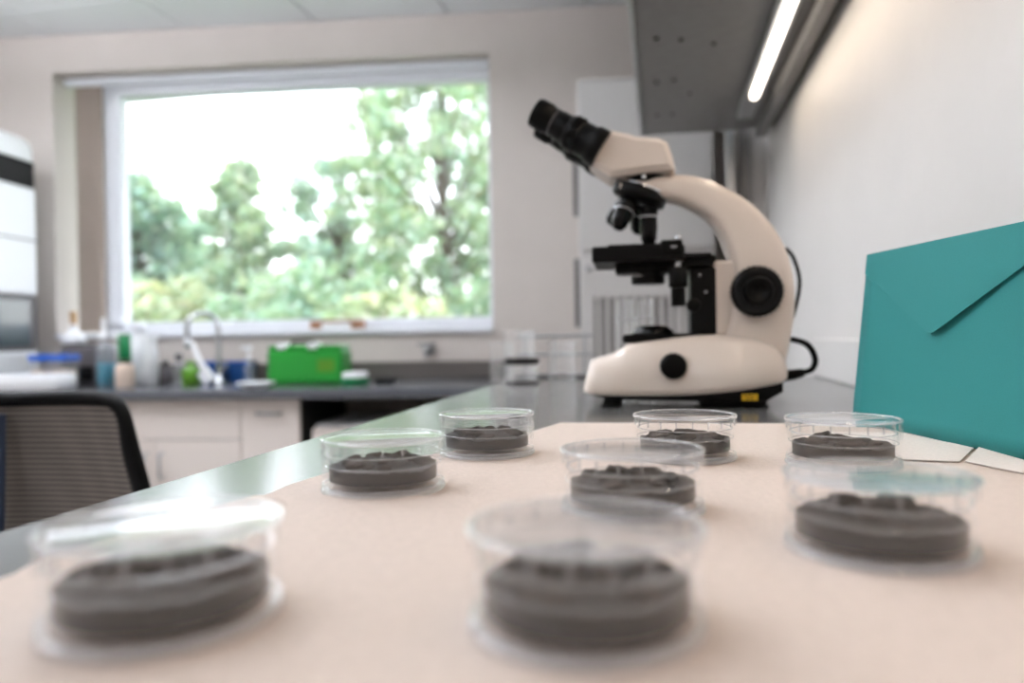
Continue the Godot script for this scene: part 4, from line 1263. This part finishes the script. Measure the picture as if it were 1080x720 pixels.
# ------------------------------------------------------------------ glassware at the bench's far end
func glassware() -> void:
	# squat glass jar with a dark lid, beakers and a thin stand
	var t := thing("glass_jar", "low clear jar with a dark rim at the bench's far end", "jar", Vector3(-0.285, BENCH_Y, -1.52), 0.1)
	lathe_part("jar_body", [V(0, 0), V(0.03, 0), V(0.034, 0.004), V(0.034, 0.04), V(0.031, 0.046), V(0.029, 0.046), V(0.031, 0.04), V(0.031, 0.006), V(0, 0.004)], 28, M.lab_glass, t)
	lathe_part("jar_rim", [V(0.029, 0.04), V(0.036, 0.04), V(0.036, 0.052), V(0.029, 0.052)], 28, M.dark_gap, t)
	lathe_part("jar_foot", [V(0, 0), V(0.035, 0), V(0.036, 0.002), V(0.035, 0.006), V(0, 0.0035)], 28, M.grey_plastic, t)
	for d in [[-0.338, -1.56, 0.026, 0.085, "clear beaker at the bench's far left corner"], [-0.318, -1.66, 0.035, 0.11, "tall clear beaker behind the dark rimmed jar"], [-0.212, -1.6, 0.03, 0.085, "clear beaker nearest the microscope base's front"]]:
		t = thing("beaker", d[4], "beaker", Vector3(d[0], BENCH_Y, d[1]), 0.0, "beakers at the bench's far end")
		var r: float = d[2]
		var h: float = d[3]
		lathe_part("beaker_wall", [V(0, 0), V(r - 0.003, 0), V(r, 0.003), V(r, h - 0.004), V(r + 0.003, h), V(r + 0.001, h), V(r - 0.0025, h - 0.005), V(r - 0.0025, 0.005), V(0, 0.003)], 28, M.lab_glass, t)
		lathe_part("rim", [V(r, h - 0.0015), V(r + 0.004, h), V(r + 0.003, h + 0.0015), V(r, h + 0.001)], 28, M.clear_plastic, t)
	# thin metal rack with a cross bar
	t = thing("wire_rack", "thin grey wire rack standing among the beakers", "rack", Vector3(-0.245, BENCH_Y, -1.725), 0.0)
	for x in [-0.07, 0.0, 0.07]:
		tube_part("upright", [Vector3(x, 0, 0), Vector3(x, 0.1, 0)], 0.0025, M.steel, t, 8)
	for y in [0.055, 0.098]:
		tube_part("cross_bar", [Vector3(-0.09, y, 0.0), Vector3(0.09, y, 0.0)], 0.0035, M.steel, t, 8)
	box_part("rack_foot", Vector3(0, 0.004, 0), Vector3(0.18, 0.008, 0.03), 0.002, M.grey_plastic, t)
	# clear cylinders behind the microscope
	for d in [[-0.058, -1.225, "slim glass cylinder behind the microscope's base, left one"], [-0.026, -1.235, "slim glass cylinder behind the microscope's base, right one"]]:
		t = thing("glass_cylinder", d[2], "cylinder", Vector3(d[0], BENCH_Y, d[1]), 0.0, "glass cylinders behind the microscope")
		lathe_part("cylinder_wall", [V(0, 0.006), V(0.011, 0.006), V(0.012, 0.008), V(0.012, 0.15), V(0.0135, 0.154), V(0.012, 0.155), V(0.0105, 0.15), V(0.0105, 0.012), V(0, 0.01)], 24, M.lab_glass, t)
		lathe_part("cylinder_foot", [V(0, 0), V(0.022, 0), V(0.023, 0.002), V(0.021, 0.005), V(0.012, 0.008), V(0, 0.008)], 24, M.lab_glass, t)
		lathe_part("collar", [V(0.012, 0.118), V(0.0165, 0.119), V(0.0165, 0.127), V(0.012, 0.128)], 20, M.clear_plastic, t)

# ------------------------------------------------------------------ garden outside the window
func leaf_mesh() -> ArrayMesh:
	var st := mb()
	st.set_smooth_group(-1)
	var a := Vector3(0, -0.5, 0)
	var b := Vector3(0.28, 0.0, 0.1)
	var c := Vector3(0, 0.5, 0)
	var d := Vector3(-0.28, 0.0, 0.1)
	for v in [a, b, c, a, c, d]:
		st.set_color(Color.WHITE)
		st.add_vertex(v)
	st.generate_normals()
	return st.commit()

var leaf_shape: ArrayMesh

# clumps: [x, y, z, rx, ry, leaves] relative to the tree's foot
func tree(label: String, category: String, called: String, foot: Vector3, trunk_h: float, trunk_r: float, clumps: Array, leaf: float, tint: Color, seed_at: int) -> void:
	var t := thing(called, label, category, foot, 0.0, "trees and shrubs outside the window")
	var rng := RandomNumberGenerator.new()
	rng.seed = seed_at
	if trunk_h > 0.0:
		var st := mb()
		tube(st, [Vector3(0, 0, 0), Vector3(0.03, trunk_h * 0.35, 0.02), Vector3(-0.03, trunk_h * 0.7, 0), Vector3(0, trunk_h, 0)], trunk_r, 9, trunk_r * 0.25)
		part(st, "trunk", M.bark, t)
		st = mb()
		for c in clumps:
			var end := Vector3(c[0], c[1], c[2])
			var y := minf(end.y * 0.75, trunk_h * 0.95)
			tube(st, [Vector3(0, y * 0.9, 0), Vector3(end.x * 0.5, (y + end.y) * 0.5, end.z * 0.5), end], trunk_r * 0.2, 5, trunk_r * 0.06)
		var br := part(st, "branches", M.bark, t)
		br.set_meta("kind", "stuff")
	var total := 0
	for c in clumps: total += int(c[5])
	var mm := MultiMesh.new()
	mm.transform_format = MultiMesh.TRANSFORM_3D
	mm.use_colors = true
	mm.mesh = leaf_shape
	mm.instance_count = total
	var i := 0
	for c in clumps:
		var bright := rng.randf_range(0.85, 1.15)
		for k in int(c[5]):
			var d := Vector3(rng.randfn(), rng.randfn(), rng.randfn()).normalized() * pow(rng.randf(), 0.45)
			var p := Vector3(c[0], c[1], c[2]) + d * Vector3(c[3], c[4], c[3])
			var s := leaf * rng.randf_range(0.6, 1.3)
			var b := Basis.from_euler(Vector3(rng.randf_range(-1.2, 1.2), rng.randf() * TAU, rng.randf_range(-1.5, 1.5))).scaled(Vector3.ONE * s)
			mm.set_instance_transform(i, Transform3D(b, p))
			var v := bright * rng.randf_range(0.8, 1.2)
			mm.set_instance_color(i, Color(tint.r * v * rng.randf_range(0.85, 1.2), tint.g * v, tint.b * v * rng.randf_range(0.8, 1.15)))
			i += 1
	var o := MultiMeshInstance3D.new()
	o.name = "foliage"
	o.multimesh = mm
	o.material_override = M.leaf
	o.set_meta("kind", "stuff")
	t.add_child(o)

func garden() -> void:
	leaf_shape = leaf_mesh()
	var st := mb()
	box(st, Vector3(-6, -0.26, -18), Vector3(60, 0.2, 28))
	struct(st, "ground", M.grass, "lawn outside the window")
	var rng := RandomNumberGenerator.new()
	rng.seed = 42
	# view-aligned ground coordinates: x to the right of the sight line, d along it
	var yaw := Basis(Vector3.UP, deg_to_rad(11.4))
	var spot := func(x: float, d: float) -> Vector3: return yaw * Vector3(x, 0, -d) + Vector3(0, -0.16, 0)
	# crown built from clumps inside an egg or spire envelope
	var crown := func(h0: float, h1: float, r: float, n: int, leaves: int, spire: float, size: float) -> Array:
		var out := []
		n = int(n * 2.4)
		leaves = int(leaves * 0.4)
		size *= 0.62
		for k in n:
			var f := (k + rng.randf()) / n
			var y := lerpf(h0, h1 - size * 0.7, f)
			var env := r * lerpf(sqrt(maxf(0.0, 1.0 - pow(2.0 * f - 0.8, 2.0) * 0.65)), 1.0 - 0.9 * f, spire)
			var a := rng.randf() * TAU
			var rr := env * sqrt(rng.randf())
			var s := size * rng.randf_range(0.7, 1.25) * lerpf(1.0, 0.55, f * spire)
			out.append([cos(a) * rr, y, sin(a) * rr, s, s * 0.75, leaves])
		return out
	tree("pale green spreading tree at the window's left side", "tree", "garden_tree", spot.call(-7.0, 14.0), 3.4, 0.14, crown.call(0.8, 4.45, 1.35, 36, 330, 0.3, 0.66), 0.19, Color(0.42, 0.55, 0.47), 11)
	tree("pointed green tree left of the window's middle", "tree", "garden_tree", spot.call(-4.75, 13.0), 3.9, 0.12, crown.call(0.8, 4.5, 1.3, 36, 170, 0.7, 0.5), 0.15, Color(0.46, 0.56, 0.43), 12)
	tree("loose open tree with many sky gaps near the window's middle", "tree", "garden_tree", spot.call(-3.3, 14.5), 4.6, 0.12, crown.call(0.9, 4.9, 1.9, 46, 100, 0.35, 0.48), 0.16, Color(0.43, 0.55, 0.48), 13)
	tree("tall dense tree filling the window's right side", "tree", "garden_tree", spot.call(-0.95, 10.5), 5.4, 0.1, crown.call(0.7, 5.6, 1.15, 40, 150, 0.0, 0.5), 0.15, Color(0.44, 0.55, 0.41), 14)
	tree("tall tree partly hidden by the window's right edge", "tree", "garden_tree", spot.call(0.1, 13.0), 5.4, 0.1, crown.call(0.6, 6.6, 1.5, 30, 150, 0.1, 0.55), 0.17, Color(0.43, 0.55, 0.48), 15)
	tree("slim tree with a bent crown left of the tall dense tree", "tree", "garden_tree", spot.call(-2.1, 12.0), 4.2, 0.06, crown.call(0.8, 5.4, 1.0, 28, 100, 0.4, 0.42), 0.15, Color(0.46, 0.56, 0.43), 16)
	tree("bluish green tree between the spreading tree and the pointed tree", "tree", "garden_tree", spot.call(-7.4, 18.0), 3.4, 0.1, crown.call(0.8, 4.3, 1.6, 30, 200, 0.3, 0.55), 0.17, Color(0.43, 0.56, 0.48), 17)
	tree("rounded tree with fine gaps just left of the window's middle, behind the rest", "tree", "garden_tree", spot.call(-4.4, 17.5), 3.6, 0.1, crown.call(0.8, 4.2, 1.5, 24, 130, 0.35, 0.52), 0.16, Color(0.43, 0.55, 0.48), 18)
	var k := 0
	for s in [[-6.6, 11.5, 1.75, "pale shrub low at the window's left corner"], [-5.0, 11.0, 2.2, "yellowish shrub below the pale spreading tree"], [-3.5, 10.9, 2.25, "green shrub below the pointed tree"], [-2.3, 9.4, 2.2, "yellow green shrub low in the window's middle"], [-1.2, 8.6, 1.85, "bushy shrub below the slim bent tree"], [0.5, 10.0, 2.05, "dense shrub low at the window's right corner"]]:
		tree(s[3], "shrub", "garden_shrub", spot.call(s[0], s[1]), 1.0, 0.05, crown.call(0.3, s[2], 1.05, 13, 330, 0.1, 0.55), 0.15, [Color(0.45, 0.57, 0.46), Color(0.55, 0.59, 0.42), Color(0.45, 0.57, 0.42)][k % 3], 30 + k)
		k += 1
